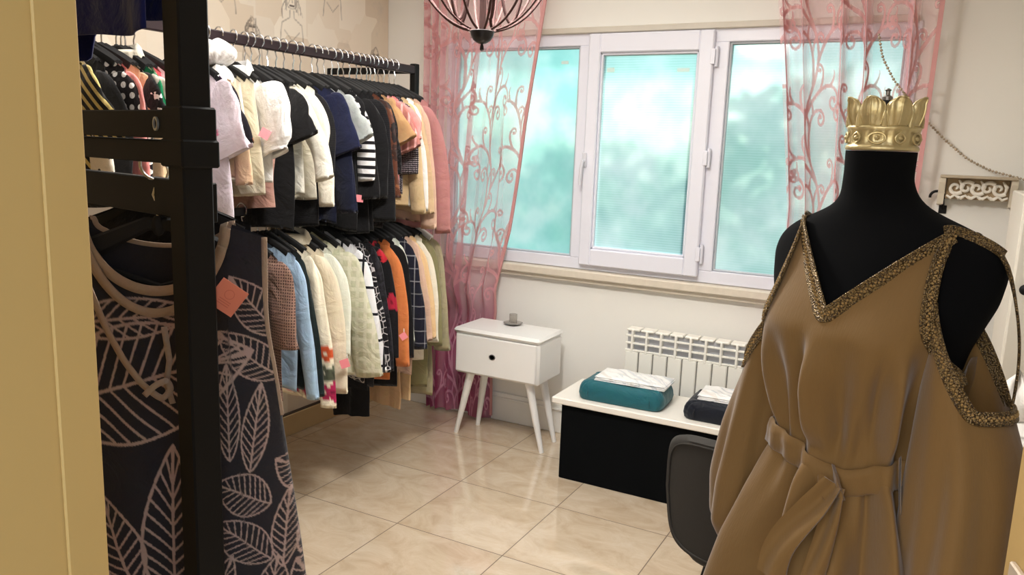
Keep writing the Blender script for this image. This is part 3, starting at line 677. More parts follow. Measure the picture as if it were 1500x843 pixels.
BULB, bn_, bb, bo = newmat('bulb_glow'); bb.inputs['Emission Color'].default_value = (1, .86, .66, 1); bb.inputs['Emission Strength'].default_value = 14
bulbs = []
for k in range(5):
    a = 2*PI*k/5+.5; ca, sa = math.cos(a), math.sin(a)
    # each lamp arm drops in a loop inside the bowl and rises to its candle cup
    t = np.linspace(0, 1, 26); rr = .03+.095*t; zz_ = .33-.262*np.sin(PI*t)**.7-.02*t
    MB().tube(np.c_[rr*ca, rr*sa, zz_], .0046, 8).build('lamp_arm', BRZ, chd)
    MB().lathe([(.001, .30), (.018, .305), (.024, .32), (.012, .322), (.012, .385), (.001, .386)], (.125*ca, .125*sa, 0), 16).build('candle_cup', BRZ, chd)
    MB().lathe([(.003, .386), (.012, .395), (.017, .415), (.012, .44), (.002, .465)], (.125*ca, .125*sa, 0), 14).build('bulb', BULB, chd)
    bulbs.append((cc[0]+.125*ca, cc[1]+.125*sa, zbot+.42))
tag(chd, 'dark bronze wire bowl chandelier hanging before the left curtain', 'chandelier')

# carved wall shelf, bead chain, hook on the right of the back wall
SHM = plain('carved_white', (226, 216, 196), .55, var=.08)
s0 = at(1382, 256, 1, YB-.06); s1 = at(1488, 258, 1, YB-.06); zb_ = at(1390, 291, 1, YB-.06)[2]
sh = empty('wall_shelf', ((s0[0]+s1[0])/2, YB-.06, s0[2])); o = np.array(sh.location); W2 = (s1[0]-s0[0])/2; hS = s0[2]-zb_
MB().box((-W2-.01, -.05, -.012), (W2+.01, .06, 0), .003).build('shelf_board', plain('shelf_top', (186, 170, 146), .6, var=.15, scale=30), sh, smooth=False)
MB().box((-W2+.015, .004, -hS), (W2-.015, .016, -.012), .003).build('apron', plain('apron_tan', (170, 146, 112), .65, var=.1), sh, smooth=False); mb = MB()
for k in range(5):
    cx_ = -W2+.05+k*(2*W2-.1)/4; sg = 1 if k % 2 else -1
    sp_ = spiral((cx_, -hS*.52), hS*.30, PI*.2*sg, 1.1, sg); mb.tube(np.c_[sp_[:, 0], np.full(40, -.002), sp_[:, 1]], np.linspace(.0085, .004, 40), 8)
    mb.tube([(cx_-.03, -.0, -hS*.86), (cx_-.015, -.002, -hS*.96), (cx_, -.004, -hS*.84), (cx_+.015, -.002, -hS*.96), (cx_+.034, -.0, -hS*.86)], [.004, .006, .005, .006, .004], 8); mb.tube([(cx_+.01, 0, -hS*.2), (cx_+.026, -.004, -hS*.42), (cx_+.022, 0, -hS*.72)], [.003, .008, .003], 8)
mb.build('carving', plain('carving_white', (236, 230, 218), .5, var=.02), sh)
for sx in (-1, 1):
    mb = MB(); mb.loft([[(sx*W2-.012, .06, -.012), (sx*W2-.012, -.04, -.012), (sx*W2-.012, -.035, -.03), (sx*W2-.012, -.005, -hS*.8), (sx*W2-.012, .01, -hS*1.25), (sx*W2-.012, .06, -hS*1.3)], [(sx*W2+.012, .06, -.012), (sx*W2+.012, -.04, -.012), (sx*W2+.012, -.035, -.03), (sx*W2+.012, -.005, -hS*.8), (sx*W2+.012, .01, -hS*1.25), (sx*W2+.012, .06, -hS*1.3)]]); mb.build('bracket', SHM, sh, smooth=False)
tag(sh, 'small carved white wall shelf on the wall right of the window', 'shelf')
pts = [at(x, y, 1, YB-.075) for x, y in ((1291, 58), (1296, 90), (1312, 122), (1330, 145))]+[at(x, y, 1, YB-.04) for x, y in ((1360, 180), (1385, 206), (1415, 232), (1450, 250), (1500, 263))]
pts = np.array(pts); tt = np.linspace(0, len(pts)-1, 120); pp = np.stack([np.interp(tt, np.arange(len(pts)), pts[:, k]) for k in range(3)], 1)
for _ in range(3): pp[1:-1] = (pp[:-2]+2*pp[1:-1]+pp[2:])/4
pp[:, 1] = np.where(pp[:, 0] < -.16, YC-.10, pp[:, 1]); 
for _ in range(6): pp[1:-1] = (pp[:-2]+2*pp[1:-1]+pp[2:])/4
sgl = np.r_[0, np.cumsum(np.linalg.norm(np.diff(pp, axis=0), axis=1))]; ns_ = int(sgl[-1]/.0125); q = np.linspace(0, sgl[-1], ns_); bp = np.stack([np.interp(q, sgl, pp[:, k]) for k in range(3)], 1)
mb = MB()
for k, p_ in enumerate(bp): mb.sphere(p_, .0058 if k % 2 else .0045, 8, 6)
mb.tube(bp, .0012, 5); tag(mb.build('bead_chain', plain('bead_silver', (176, 160, 136), .35, metal=.5)), 'silver bead chain draped from the right curtain to the wall', 'chain')
hk = at(1372, 292, 1, YB-.03); mb = MB(); a = np.linspace(-.4, PI+.2, 16)
mb.tube(np.r_[[(hk[0]+.028, YB, hk[2]-.045)], np.c_[hk[0]+.026*np.cos(a), np.full(16, YB-.03), hk[2]+.01+.024*np.sin(a)]], .0055, 8); mb.box((hk[0]+.012, YB-.006, hk[2]-.06), (hk[0]+.042, YB, hk[2]-.025), .002)
tag(mb.build('wall_hook', BLACK), 'small curled black hook on the wall under the carved shelf', 'hook')

# white table with cloths, and a tall white cupboard, beyond the dress form on the right
ty0, ty1, tx0, tx1, tz = 2.02, 2.62, .115, .80, .92
tb = empty('side_table', ((tx0+tx1)/2, (ty0+ty1)/2, 0)); o = np.array(tb.location)
MB().box(np.array((tx0, ty0, tz-.03))-o, np.array((tx1, ty1, tz))-o, .005).build('table_top', WHITE, tb, smooth=False)
for x_ in (tx0+.04, tx1-.04):
    for y_ in (ty0+.04, ty1-.04): MB().box(np.array((x_-.02, y_-.02, 0))-o, np.array((x_+.02, y_+.02, tz-.03))-o, .003).build('leg', WHITE, tb, smooth=False)
MB().box(np.array((tx0+.03, ty0+.03, tz-.13))-o, np.array((tx1-.03, ty1-.03, tz-.03))-o, .002).build('apron', WHITE, tb, smooth=False)
tag(tb, 'white side table behind the dress form, white cloths on it', 'table')
def heap(name, label, c, r, seed):
    n, m_ = 40, 18; rings = []; a = np.linspace(0, 2*PI, n, endpoint=False)
    for i in range(m_):
        t = i/(m_-1); rr = 1-t**1.7; f = 1+.16*vnoise(a*2+t*2, seed)+.10*vnoise(a*5-t*4, seed+1)
        rings.append(np.c_[c[0]+r[0]*rr*f*np.cos(a), c[1]+r[1]*rr*f*np.sin(a), c[2]+np.clip(r[2]*t*(1+.12*vnoise(a*3, seed+2)), 0, None)+.0*a])
    return tag(MB().loft(rings).build(name, fabric('white_tulle', (244, 240, 234), rough=.8), ang=0), label, 'cloth')
heap('crumpled_cloth', 'crumpled white cloth piled on the white table by the strap of the tan dress', (.235, 2.36, tz), (.07, .09, .10), 3)
heap('crumpled_cloth', 'crumpled white cloth at the far right edge on the white table', (.335, 2.30, tz), (.05, .08, .09), 6)
bw = at_depth(1455, 562, 2.16); mb = MB()
for sx in (-1, 1): mb.loft([[(bw[0]+sx*(.006+.026*t), 2.13+.008*math.sin(q), tz+.032+(.006+.016*t)*math.cos(q)) for q in np.linspace(0, 2*PI, 12, endpoint=False)] for t in np.linspace(0, 1, 6)])
mb.sphere((bw[0], 2.13, tz+.03), .011); mb.box((bw[0]-.03, 2.11, tz+.0), (bw[0]+.03, 2.15, tz+.018), .006); tag(mb.build('ribbon_bow', fabric('dark_ribbon', (52, 34, 28), rough=.5)), 'dark brown ribbon bow lying by the crumpled white cloth', 'bow')
kx = at(1478, 450, 1, 2.9)[0]
cb = empty('tall_cupboard', (kx+.3, 3.15, 0)); o = np.array(cb.location)
CUP = plain('cupboard_white', (228, 222, 208), .4, var=.02)
MB().box(np.array((kx, 2.92, .06))-o, np.array((kx+.6, 3.4, 1.46))-o, .004).build('cabinet_body', CUP, cb, smooth=False)
MB().box(np.array((kx+.01, 2.94, 0))-o, np.array((kx+.59, 3.38, .06))-o).build('plinth', BLACK, cb, smooth=False)
for k in (0, 1): 
    d = MB().box(np.array((kx+.003+k*.3, 2.90, .07))-o, np.array((kx+.297+k*.3, 2.92, 1.455))-o, .003).build('door', CUP, cb, smooth=False)
    MB().sphere(np.array((kx+.035 if k == 0 else kx+.57, 2.885, 1.17))-o, (.017, .014, .017), 14, 10).build('knob', BLACK, d)
tag(cb, 'tall white cupboard with dark round knob at the right edge, behind the dress form', 'cupboard')

# ================================================================== CLOTHES RACK ON THE LEFT WALL
XRK, ZU, ZLW = -2.35, 1.905, 1.268
rk = empty('clothes_rack', (XRK, 2.2, 0)); o = np.array(rk.location)
MB().box(np.array((XRK-.014, .95, ZU-.019))-o, np.array((XRK+.014, 3.33, ZU+.019))-o, .004).build('rail', RAILM, rk, smooth=False)
MB().box(np.array((XRK-.012, .95, ZLW-.015))-o, np.array((XRK+.012, 3.32, ZLW+.015))-o, .004).build('rail', plain('rail_black', (30, 27, 28), .45, metal=.2), rk, smooth=False)
for y_ in (.97, 3.325):
    MB().box(np.array((XRK-.018, y_-.018, ZLW-.03))-o, np.array((XRK+.018, y_+.018, ZU+.03))-o, .004).build('post', BLACK, rk, smooth=False)
    for z_ in (ZU, ZLW): MB().box(np.array((XL+.001, y_-.014, z_-.016))-o, np.array((XRK-.017, y_+.014, z_+.016))-o, .003).build('wall_arm', BLACK, rk, smooth=False)
tag(rk, 'long dark two-rail clothes rack along the papered left wall, both rails full of clothes', 'clothes rack')

HB = plain('hanger_velvet', (20, 19, 20), .8, var=.1); HWH = plain('hanger_white', (232, 230, 226), .4, var=.02)
def make_hanger(mt, hw=.195):
    r = empty('hanger', (0, 0, 0)); r.empty_display_size = .01
    a = np.linspace(PI*1.08, -.52*PI, 18); h = [(.026*math.cos(t), 0, .006+.026*math.sin(t)) for t in a]
    h += [(.006, 0, -.045), (0, 0, -.06), (0, 0, -.098)]
    mb = MB(); mb.tube(h, .0028, 7); mb.build('hook', CHROME, r)
    mb = MB(); x = np.linspace(-hw, hw, 31); z = -.094-.46*np.maximum(np.abs(x)-.02, 0)-.35*np.maximum(np.abs(x)-.13, 0)**1.6
    mb.tube(np.c_[x, 0*x, z], [.007+.004*min(1, abs(q)/.1) for q in x], 8, flat=1.5); mb.tube([(-hw*.9, 0, z[1]-.008), (0, 0, -.20), (hw*.9, 0, z[-2]-.008)], .005, 6)
    mb.sphere((0, 0, -.096), (.012, .011, .018), 8, 6); mb.build('shoulder_bar', mt, r); return r
HP = {'b': make_hanger(HB, .155), 'w': make_hanger(HWH, .185)}; used = set()
def hang(kind, loc, yaw, label, group, tilt=0.0):
    r = HP[kind] if kind not in used else dup(HP[kind]); used.add(kind); yaw += float(rp.choice((0, 0, PI)))
    r.location = [float(v) for v in loc]; r.rotation_euler = (0, tilt, yaw); return tag(r, label, 'hanger', group)

def cloth_sheet(name, m, W, L, T, flare, neck, scoop, slope, folds, seed, waist=0.0, nu=56, nv=44, paint=None, vneck=False, hemcut=0.0, collar=0, z0=-.090):
    u = np.linspace(0, 2*PI, nu, endpoint=False)[None, :]; v = np.linspace(0, 1, nv)[:, None]**1.15
    s = np.sign(np.cos(u))*np.abs(np.cos(u))**.8
    Wv = W*(1+(flare-1)*sm(v*1.1)-waist*np.exp(-((v-.42)/.2)**2)); x = Wv*s
    ax = np.abs(W*s); zt = z0-slope*np.maximum(ax-.03, 0)-.5*np.maximum(ax-.15, 0)**1.5
    inn = np.clip(1-(ax/neck)**2, 0, 1) if neck else 0*ax
    front = (np.sin(u) < 0)
    drop = (scoop*(inn if vneck else np.sqrt(inn)))*np.where(front, 1, .3); zt = zt-drop
    zt = np.broadcast_to(zt, (1, nu))
    zb_ = -L+hemcut*np.cos(2*u)*.5+.008*np.sin(3*x/W+seed)
    z = zt+(zb_-zt)*v
    r = np.random.default_rng(seed)
    Tv = .009+(T-.009)*sm(v/.12); y = Tv*np.sin(u)
    k, A = folds
    fx = np.zeros_like(x)
    for q in range(3): fx = fx+np.sin(x/W*(k*(.6+.5*q)+r.uniform(-.4, .4))+r.uniform(0, 6)+r.uniform(-1.5, 1.5)*v)/(1+.6*q)
    y = y+A*sm(v*1.6)*fx*(1+.5*np.sin(u)*np.sin(5*x/W+seed))
    y = y+.004*np.sin(14*z+9*x+seed)*sm(v*3)*np.sin(u)
    x = x+.006*np.sin(11*z+seed)*sm(v*2)
    Pn = np.stack([x, y, z], -1); uvm = np.stack([np.where(front, x, x+.9)+np.zeros_like(z), z], -1)
    kk = np.concatenate([Pn, Pn[-1:]*[[[.97, .8, 1]]]+[[[0, 0, .012]]]]); ku = np.concatenate([uvm, uvm[-1:]])
    b_ = grid(kk, ku, closed=True); col = paint(kk[..., 0], kk[..., 2]) if paint else None
    if collar:
        a = np.linspace(0, 2*PI, 24, endpoint=False); ring = lambda q, zz_, yy_: np.c_[neck*q*np.cos(a), yy_*np.sin(a)-.004, z0+zz_-.02*np.abs(np.cos(a))*0-np.where(np.sin(a) < 0, .02, 0)]
        b_.loft([ring(1.05, -.03, .022), ring(.95, .012, .024), ring(1.12, .0, .031), ring(1.3, -.028, .034)], cap=False)
        if col is not None: col = np.concatenate([col.reshape(-1, 3), np.repeat(col.reshape(-1, 3)[:1], 96, 0)])
    return b_.build(name, m, None, col=col, ang=0)
def sleeve_mesh(m, W, side, L, a, bth, slope, seed, out=.20, puff=0.0, cuff=0.0, paint=None, lowres=False, z0=-.090):
    zs = z0-slope*(W-.03)-.5*max(W-.15, 0)**1.5; r = np.random.default_rng(seed+50)
    n = 14 if lowres else (44 if paint else 24); m_ = 16 if lowres else (80 if paint else 34)
    short = L < .3
    p = [(W-.055-.2*a, zs-.50*a), (W-.022, zs-.72*a-.012), (W+.004+.05*out, zs-1.1*a-.045)]; tot = L
    if short: out = max(out, .42); p[-1] = (W+.012, zs-.86*a-.03)
    d = np.array((math.sin(out), -math.cos(out))); q = np.array(p[-1]); p.append(tuple(q+d*max(.02, tot-.10)*.5)); p.append(tuple(np.array(p[-1])+np.array((math.sin(out*(.9 if short else .5)), -1))*max(.02, tot-.10)*.5))
    p = np.array(p); t = np.linspace(0, len(p)-1, m_); pc = np.stack([np.interp(t, np.arange(len(p)), p[:, k]) for k in (0, 1)], 1)
    for _ in range(2): pc[1:-1] = (pc[:-2]+2*pc[1:-1]+pc[2:])/4
    tg = np.gradient(pc, axis=0); tg /= np.linalg.norm(tg, axis=1)[:, None]; nrm = np.c_[tg[:, 1]*-1, tg[:, 0]]
    ang = np.linspace(0, 2*PI, n, endpoint=False); rings = []; s_ = np.linspace(0, 1, m_)
    for i in range(m_):
        wa = a*(1.02+(.10 if short else -.28)*s_[i]+puff*math.sin(PI*min(1, s_[i]*1.05)))
        if cuff and s_[i] > 1-cuff: wa *= 1.12
        if puff and s_[i] > .93: wa *= .72
        wr = 1+.07*np.sin(3*ang+6*s_[i]+seed)+.05*np.sin(2*ang-9*s_[i]+seed*2)+.05*np.sin(5*ang+14*s_[i]+seed*3)
        f = .54+.46*sm(s_[i]*3.2)
        X = pc[i, 0]+nrm[i, 0]*wa*np.cos(ang)*wr*f; Z = pc[i, 1]+nrm[i, 1]*wa*np.cos(ang)*wr*f
        Y = bth*np.sin(ang)*np.abs(np.sin(ang))**(.0 if short else .25)*wr*(1+.6*puff)*(.8 if short else .9)*(.55+.45*sm(s_[i]*3))+.006*math.sin(7*s_[i]+seed)
        rings.append(np.c_[side*X, Y, Z])
    rings.append(np.array(rings[-1])*[[1, .75, 1]]+[[0, 0, .012]])
    R_ = np.array(rings); b_ = MB().loft(R_, cap=False, uv=np.c_[R_[..., 0].ravel()*1+ .5*R_[..., 1].ravel(), R_[..., 2].ravel()])
    return b_.build('sleeve', m, None, col=paint(R_[..., 0], R_[..., 2]) if paint else None, ang=0)
def trousers_mesh(name, m, W, L, T, seed, z0=-.165, paint=None):
    nu, nv = 40, 36; u = np.linspace(0, 2*PI, nu, endpoint=False)[None, :]; v = np.linspace(0, 1, nv)[:, None]
    s = np.sign(np.cos(u))*np.abs(np.cos(u))**.7; x = W*(1+.06*np.sin(3*v+seed))*s; z = z0-(L+z0)*v+.01*np.sin(2*s+seed)*v
    y = (.010+(T-.010)*sm(v/.08))*np.sin(u)+.011*np.sin(6*s+seed+2*v)*v+.005*np.sin(13*s+seed)*v+.004*np.sin(9*z*3+seed)
    Pn = np.stack([x+.012*np.sin(6*v+seed), y, z+0*x], -1)
    top = Pn[:1]*[[[1, .3, 1]]]+[[[0, 0, .006]]]; Pn = np.concatenate([top, Pn])
    n = Pn.shape[1]; b_ = grid(Pn, np.stack([Pn[..., 0], Pn[..., 2]], -1), closed=True); b_.f.append(tuple(range(n)))
    return b_.build(name, m, None, col=paint(Pn[..., 0], Pn[..., 2]) if paint else None, ang=0)

GCOUNT = [0]
def garment(kindname, label, cat, group, y, zr, m, W=.19, L=.6, T=.017, sleeve=None, yaw=0.0, flare=1.05, neck=.098, scoop=.05, slope=.47, folds=(5, .009),
            a=.075, bth=.018, out=.18, puff=0.0, cuff=0.0, paint=None, trousers=False, waist=0.0, hk='b', vneck=False, x=None, smat=None, collar=0, hgroup=None, hemcut=0.0):
    GCOUNT[0] += 1; sd = GCOUNT[0]
    loc = (XRK if x is None else x, y, zr)
    if trousers: g_ = trousers_mesh(kindname, m, W, L, T, sd, paint=paint)
    else:
        g_ = cloth_sheet(kindname, m, W, L, T, flare, neck, scoop, slope, folds, sd, waist, paint=paint, vneck=vneck, collar=collar, hemcut=hemcut)
        if sleeve:
            sleeve = min(sleeve, L-.14)
            for side in (1, -1):
                q = sleeve_mesh(smat or m, W, side, sleeve if side == 1 else min(sleeve, .5), a, bth, slope, sd, out if side == 1 else .05, puff, cuff, paint, side < 0); q.parent = g_
    g_.location = [float(v) for v in loc]; g_.rotation_euler = (0, 0, yaw)
    tag(g_, label, cat, group)
    if hk: hang(hk, loc, yaw, ('black velvet hanger' if hk == 'b' else 'white plastic hanger')+' carrying the '+label.split(' on the ')[0], hgroup or ('hangers on the upper rail' if zr > 1.6 else 'hangers on the lower rail'))
    return g_
def gy(ex, ey, xe=None): return float(at(ex, ey, 0, XRK+.205 if xe is None else xe)[1])
def gl(ex, ey, zr, xe=-.13): return float(zr-at(ex, ey, 0, XRK+.13)[2])

# ---- painted cloths
def paint_fn(ground, items, rast=None):
    g_ = np.array(lin(ground))
    def f(X, Z):
        c = np.tile(g_, (X.size, 1)); x = X.ravel(); z = Z.ravel()
        for (cx_, cz_, r_, colr, k) in items:
            d = np.hypot(x-cx_, z-cz_); th = np.arctan2(z-cz_, x-cx_)
            c[d < r_*(1+.28*np.cos(k*th+cx_*40))] = lin(colr)
            c[d < r_*.22] = np.array(lin(colr))*.45
        return c
    return f
rp = np.random.default_rng(5)
P_LILAC = paint_fn((228, 216, 228), [(.12+rp.uniform(-.08, .1), -rp.uniform(.2, .42), rp.uniform(.008, .018), c_, 3) for c_ in [(222, 96, 140), (206, 150, 196), (230, 120, 130)]*4]+[(.17, -.33, .02, (214, 70, 110), 2)])
P_BORDER = paint_fn((240, 230, 206), [(x_, z_, .036, c_, 5) for x_, z_, c_ in [(px_, pz_, cc_) for px_ in (-.16, -.08, 0, .08, .16, .235, .30) for pz_, cc_ in ((-.555, (204, 84, 44)), (-.64, (88, 92, 74)), (-.715, (176, 36, 84)))]])
P_BLKRED = paint_fn((20, 19, 22), [(x_, z_, .034, c_, 5) for x_, z_, c_ in ((.23, -.20, (186, 40, 52)), (.26, -.42, (176, 36, 60)), (.13, -.16, (186, 40, 52)), (.18, -.33, (200, 54, 84)), (.16, -.42, (170, 30, 48)), (.12, -.55, (190, 44, 70)), (.2, -.6, (176, 36, 56)), (.03, -.4, (190, 44, 60)), (-.1, -.5, (190, 44, 60)))])
FM = fabric
m_ = {
 'lilac': FM('lilac_print', (228, 216, 228), 'attr'), 'bw': FM('abstract_print', (26, 22, 28), 'blotch', p=13, cols=[(236, 232, 236), (98, 62, 120), (30, 26, 32), (190, 120, 80)], thr=.42),
 'peach': FM('peach', (214, 180, 148)), 'cream': FM('cream', (234, 227, 210)), 'khaki': FM('khaki_cream', (206, 197, 174)), 'white': FM('white_cotton', (240, 238, 236)),
 'mauve': FM('mauve', (178, 136, 124)), 'ivory': FM('ivory_rib', (228, 222, 206), 'vstripe', (208, 200, 180), p=60, w=.3), 'offw': FM('off_white', (234, 230, 216)),
 'black': FM('black_cloth', (17, 16, 18), rough=.9), 'black2': FM('black_knit', (24, 23, 26), 'hstripe', (16, 15, 18), p=120, w=.5), 'navy': FM('navy', (24, 28, 56)), 'navy2': FM('deep_navy', (18, 22, 44)), 'ink': FM('ink_blue', (20, 30, 96)),
 'grey': FM('grey_marl', (170, 174, 172), 'blotch', p=260, cols=[(150, 154, 154), (186, 190, 188)], thr=.4), 'stripe': FM('breton', (236, 232, 232), 'hstripe', (22, 20, 24), p=30, w=.42),
 'rust': FM('rust_satin', (92, 52, 36), 'blotch', p=24, cols=[(52, 30, 24), (136, 84, 54), (30, 20, 20)], rough=.45, thr=.4), 'lace': FM('black_lace', (44, 40, 42), 'lace', (16, 15, 16), p=60, thr=.12),
 'tan': FM('tan_knit', (184, 142, 100)), 'silk': FM('mauve_silk', (176, 112, 104), 'vstripe', (226, 170, 166), p=26, w=.3, rough=.4), 'pink': FM('salmon_pink', (240, 150, 146)), 'sequin': FM('sequin', (30, 26, 30), 'dots', (180, 170, 176), p=110, thr=.3, rough=.4),
 'sand': FM('sand', (212, 184, 142)), 'wheat': FM('wheat', (226, 198, 150)), 'beige': FM('beige', (208, 178, 142)), 'rosebeige': FM('rose_beige', (214, 178, 156)), 'dusty': FM('dusty_pink', (202, 142, 140), rough=.8, trans=.25),
 'croc': FM('mauve_crochet', (150, 118, 104), 'crochet', (84, 60, 54), p=90, thr=.32), 'blue': FM('pale_blue', (164, 192, 218)), 'teal': FM('dark_green_black', (24, 34, 34)), 'border': FM('floral_border', (240, 230, 206), 'attr'),
 'trench': FM('trench', (224, 211, 186)), 'sage': FM('sage_check', (202, 200, 170), 'check', (218, 214, 190), p=24, w=.4, rough=.55, trans=.2), 'mint': FM('mint_white', (226, 228, 214)), 'pane': FM('windowpane', (226, 224, 226), 'check', (22, 22, 28), p=9, w=.1),
 'geo': FM('geometric_black', (22, 21, 24), 'lace', (176, 170, 170), p=34, thr=.06), 'jacq': FM('black_jacquard', (26, 24, 30), 'blotch', p=40, cols=[(36, 34, 40), (18, 17, 20)], rough=.6), 'blkred': FM('black_red_flower', (20, 19, 22), 'attr'),
 'orange': FM('burnt_orange', (212, 124, 70)), 'plaid': FM('navy_plaid', (26, 26, 40), 'plaid', (150, 148, 152), p=17, w=.09), 'peachb': FM('peach_beige', (226, 192, 146)), 'olive': FM('olive_khaki', (134, 128, 92)), 'sagek': FM('khaki_sage', (164, 154, 124)),
 'camel': FM('camel_trouser', (196, 160, 122)), 'zebra': FM('mustard_zebra', (22, 20, 20), 'dstripe', (206, 186, 120), p=30, w=.45), 'cow': FM('spotted_white', (232, 222, 206), 'blotch', p=24, cols=[(232, 222, 206), (28, 24, 24)], thr=.72), 'polka': FM('polka_black', (28, 22, 24), 'dots', (238, 232, 228), p=32, thr=.3),
 'flower': FM('black_white_flower', (20, 18, 20), 'blotch', p=26, cols=[(20, 18, 20), (236, 232, 230)], thr=.74), 'green': FM('emerald', (22, 122, 78)), 'rose': FM('rose', (226, 106, 120)),
}
UG, LG = 'clothes on the upper rail', 'clothes on the lower rail'
def up(kn, label, cat, ex, ey, hem, mat, **k):
    y = k.pop('y', None) or gy(ex, ey); L = gl(ex-8, hem, ZU); dy = k.pop('dy', 0)
    return garment(kn, label+' on the upper rail', cat, UG, y+dy, ZU, m_[mat], L=L, yaw=k.pop('yaw', float(rp.uniform(-.12, .10))), **k)
def lo(kn, label, cat, ex, ey, hem, mat, **k):
    y = k.pop('y', None) or gy(ex, ey); L = gl(ex-6, hem, ZLW)
    return garment(kn, label+' on the lower rail', cat, LG, y, ZLW, m_[mat], L=L, yaw=k.pop('yaw', float(rp.uniform(-.05, .05))), **k)
# behind the near rack, from the doorway inwards
up('blouse', 'mustard and black zebra-striped blouse', 'blouse', 122, 130, 270, 'zebra', sleeve=.24)
up('blouse', 'white blouse with black animal spots', 'blouse', 141, 130, 262, 'cow', sleeve=.5)
up('dress', 'plain black dress beside the spotted white blouse', 'dress', 158, 140, 300, 'black', sleeve=.3)
up('blouse', 'black blouse with white polka dots', 'blouse', 184, 130, 268, 'polka', sleeve=.45, smat=None)
up('jacket', 'salmon pink long jacket beside the polka dot blouse', 'jacket', 197, 120, 268, 'pink', sleeve=.55)
up('cardigan', 'tan cardigan between the salmon jacket and the green blouse', 'cardigan', 207, 140, 270, 'beige', sleeve=.5)
up('dress', 'black dress with white flowers', 'dress', 217, 150, 266, 'flower', sleeve=.25)
up('blouse', 'emerald green blouse', 'blouse', 237, 130, 268, 'green', sleeve=.5)
up('shirt', 'ivory shirt with a pointed collar beside the green blouse', 'shirt', 243, 110, 210, 'cream', sleeve=.2, collar=1)
up('cardigan', 'rose pink cardigan', 'cardigan', 250, 130, 240, 'rose', sleeve=.5)
up('blouse', 'plain white blouse hanging behind the black upright', 'blouse', 262, 130, 260, 'white', sleeve=.4)
# from the black upright to the corner
up('tee', 'lilac tee with pink print and wide short sleeves', 'tee', 322, 150, 338, 'lilac', sleeve=.24, a=.095, paint=P_LILAC, T=.026, yaw=-.05, W=.2, flare=1.32, out=.3)
up('blouse', 'black white and purple abstract print blouse', 'blouse', 340, 170, 326, 'bw', sleeve=.24, T=.016, yaw=-.1)
up('blouse', 'peach long-sleeved blouse', 'blouse', 350, 180, 255, 'peach', sleeve=.42, a=.055, bth=.016, yaw=-.08)
up('top', 'cream sleeveless top', 'top', 366, 190, 262, 'cream', yaw=-.12, scoop=.12, T=.022, flare=1.2)
up('dress', 'khaki cream dress', 'dress', 384, 200, 285, 'khaki', flare=1.3, T=.024, yaw=-.1)
up('blouse', 'white puff-sleeved blouse with a pink tag', 'blouse', 404, 170, 268, 'white', sleeve=.24, a=.095, bth=.032, puff=.35, flare=1.25, T=.026, yaw=-.2, collar=1)
up('trousers', 'mauve draped trousers', 'trousers', 420, 220, 306, 'mauve', trousers=True, W=.15, T=.024, yaw=-.1)
up('top', 'black top between the mauve trousers and the ivory ribbed trousers', 'top', 428, 180, 336, 'black', sleeve=.2)
up('trousers', 'ivory ribbed trousers', 'trousers', 440, 200, 290, 'ivory', trousers=True, W=.16, T=.02)
up('blouse', 'off-white blouse with a folded sleeve and dangling tie', 'blouse', 452, 190, 280, 'offw', sleeve=.34, a=.06, bth=.02, out=.55, yaw=-.12, T=.022)
up('shirt', 'ivory shirt beside the off-white tie blouse', 'shirt', 463, 190, 290, 'cream', sleeve=.45, a=.05, bth=.016)
up('top', 'black knit top in front of the navy dress', 'top', 474, 180, 330, 'black2', sleeve=.3)
up('dress', 'navy pleated dress', 'dress', 487, 180, 300, 'navy', sleeve=.25, T=.022, folds=(9, .006))
up('blouse', 'deep navy blouse behind the navy pleated dress', 'blouse', 497, 180, 326, 'navy2', sleeve=.45)
up('sweatshirt', 'light grey short-sleeved sweatshirt', 'sweatshirt', 514, 170, 278, 'grey', sleeve=.2, a=.088, bth=.026, out=.5, T=.022, yaw=-.1)
up('jacket', 'black jacket between the grey sweatshirt and the striped tee', 'jacket', 522, 180, 334, 'black', sleeve=.4)
up('tee', 'black and white striped tee', 'tee', 531, 200, 262, 'stripe', sleeve=.34, a=.062, bth=.024, out=.25, yaw=-.1)
up('dress', 'long black dress beside the striped tee', 'dress', 541, 190, 340, 'black', sleeve=.4, T=.02)
up('coat', 'black knit coat beside the rust satin blouse', 'coat', 550, 190, 338, 'black2', sleeve=.5, bth=.022)
up('blouse', 'rust and brown satin print blouse', 'blouse', 558, 160, 290, 'rust', sleeve=.4)
up('top', 'black lace top', 'top', 566, 170, 330, 'lace', sleeve=.3)
up('tee', 'tan knitted tee', 'tee', 576, 165, 292, 'tan', sleeve=.2, a=.09, bth=.022, out=.5, yaw=-.1)
up('blouse', 'mauve striped silk blouse', 'blouse', 583, 165, 270, 'silk', sleeve=.24, out=.3)
up('tee', 'salmon pink tee', 'tee', 590, 160, 270, 'pink', sleeve=.2, a=.085, bth=.018, out=.45, yaw=-.06)
up('top', 'black sequinned top', 'top', 595, 170, 285, 'sequin', sleeve=.3)
up('blouse', 'sand long-sleeved blouse', 'blouse', 601, 170, 302, 'sand', sleeve=.58, a=.05, bth=.018)
up('blouse', 'white long-sleeved blouse beside the sand blouse', 'blouse', 607, 170, 300, 'white', sleeve=.52, a=.045, bth=.014)
up('cardigan', 'beige long cardigan', 'cardigan', 614, 170, 306, 'beige', sleeve=.5, a=.06, bth=.018)
up('coat', 'rose beige coat', 'coat', 622, 170, 320, 'rosebeige', sleeve=.6, a=.058, bth=.018, out=.14)
up('cardigan', 'dusty pink sheer cardigan nearest the curtain', 'cardigan', 629, 170, 330, 'dusty', sleeve=.6, a=.06, bth=.016, out=.22)

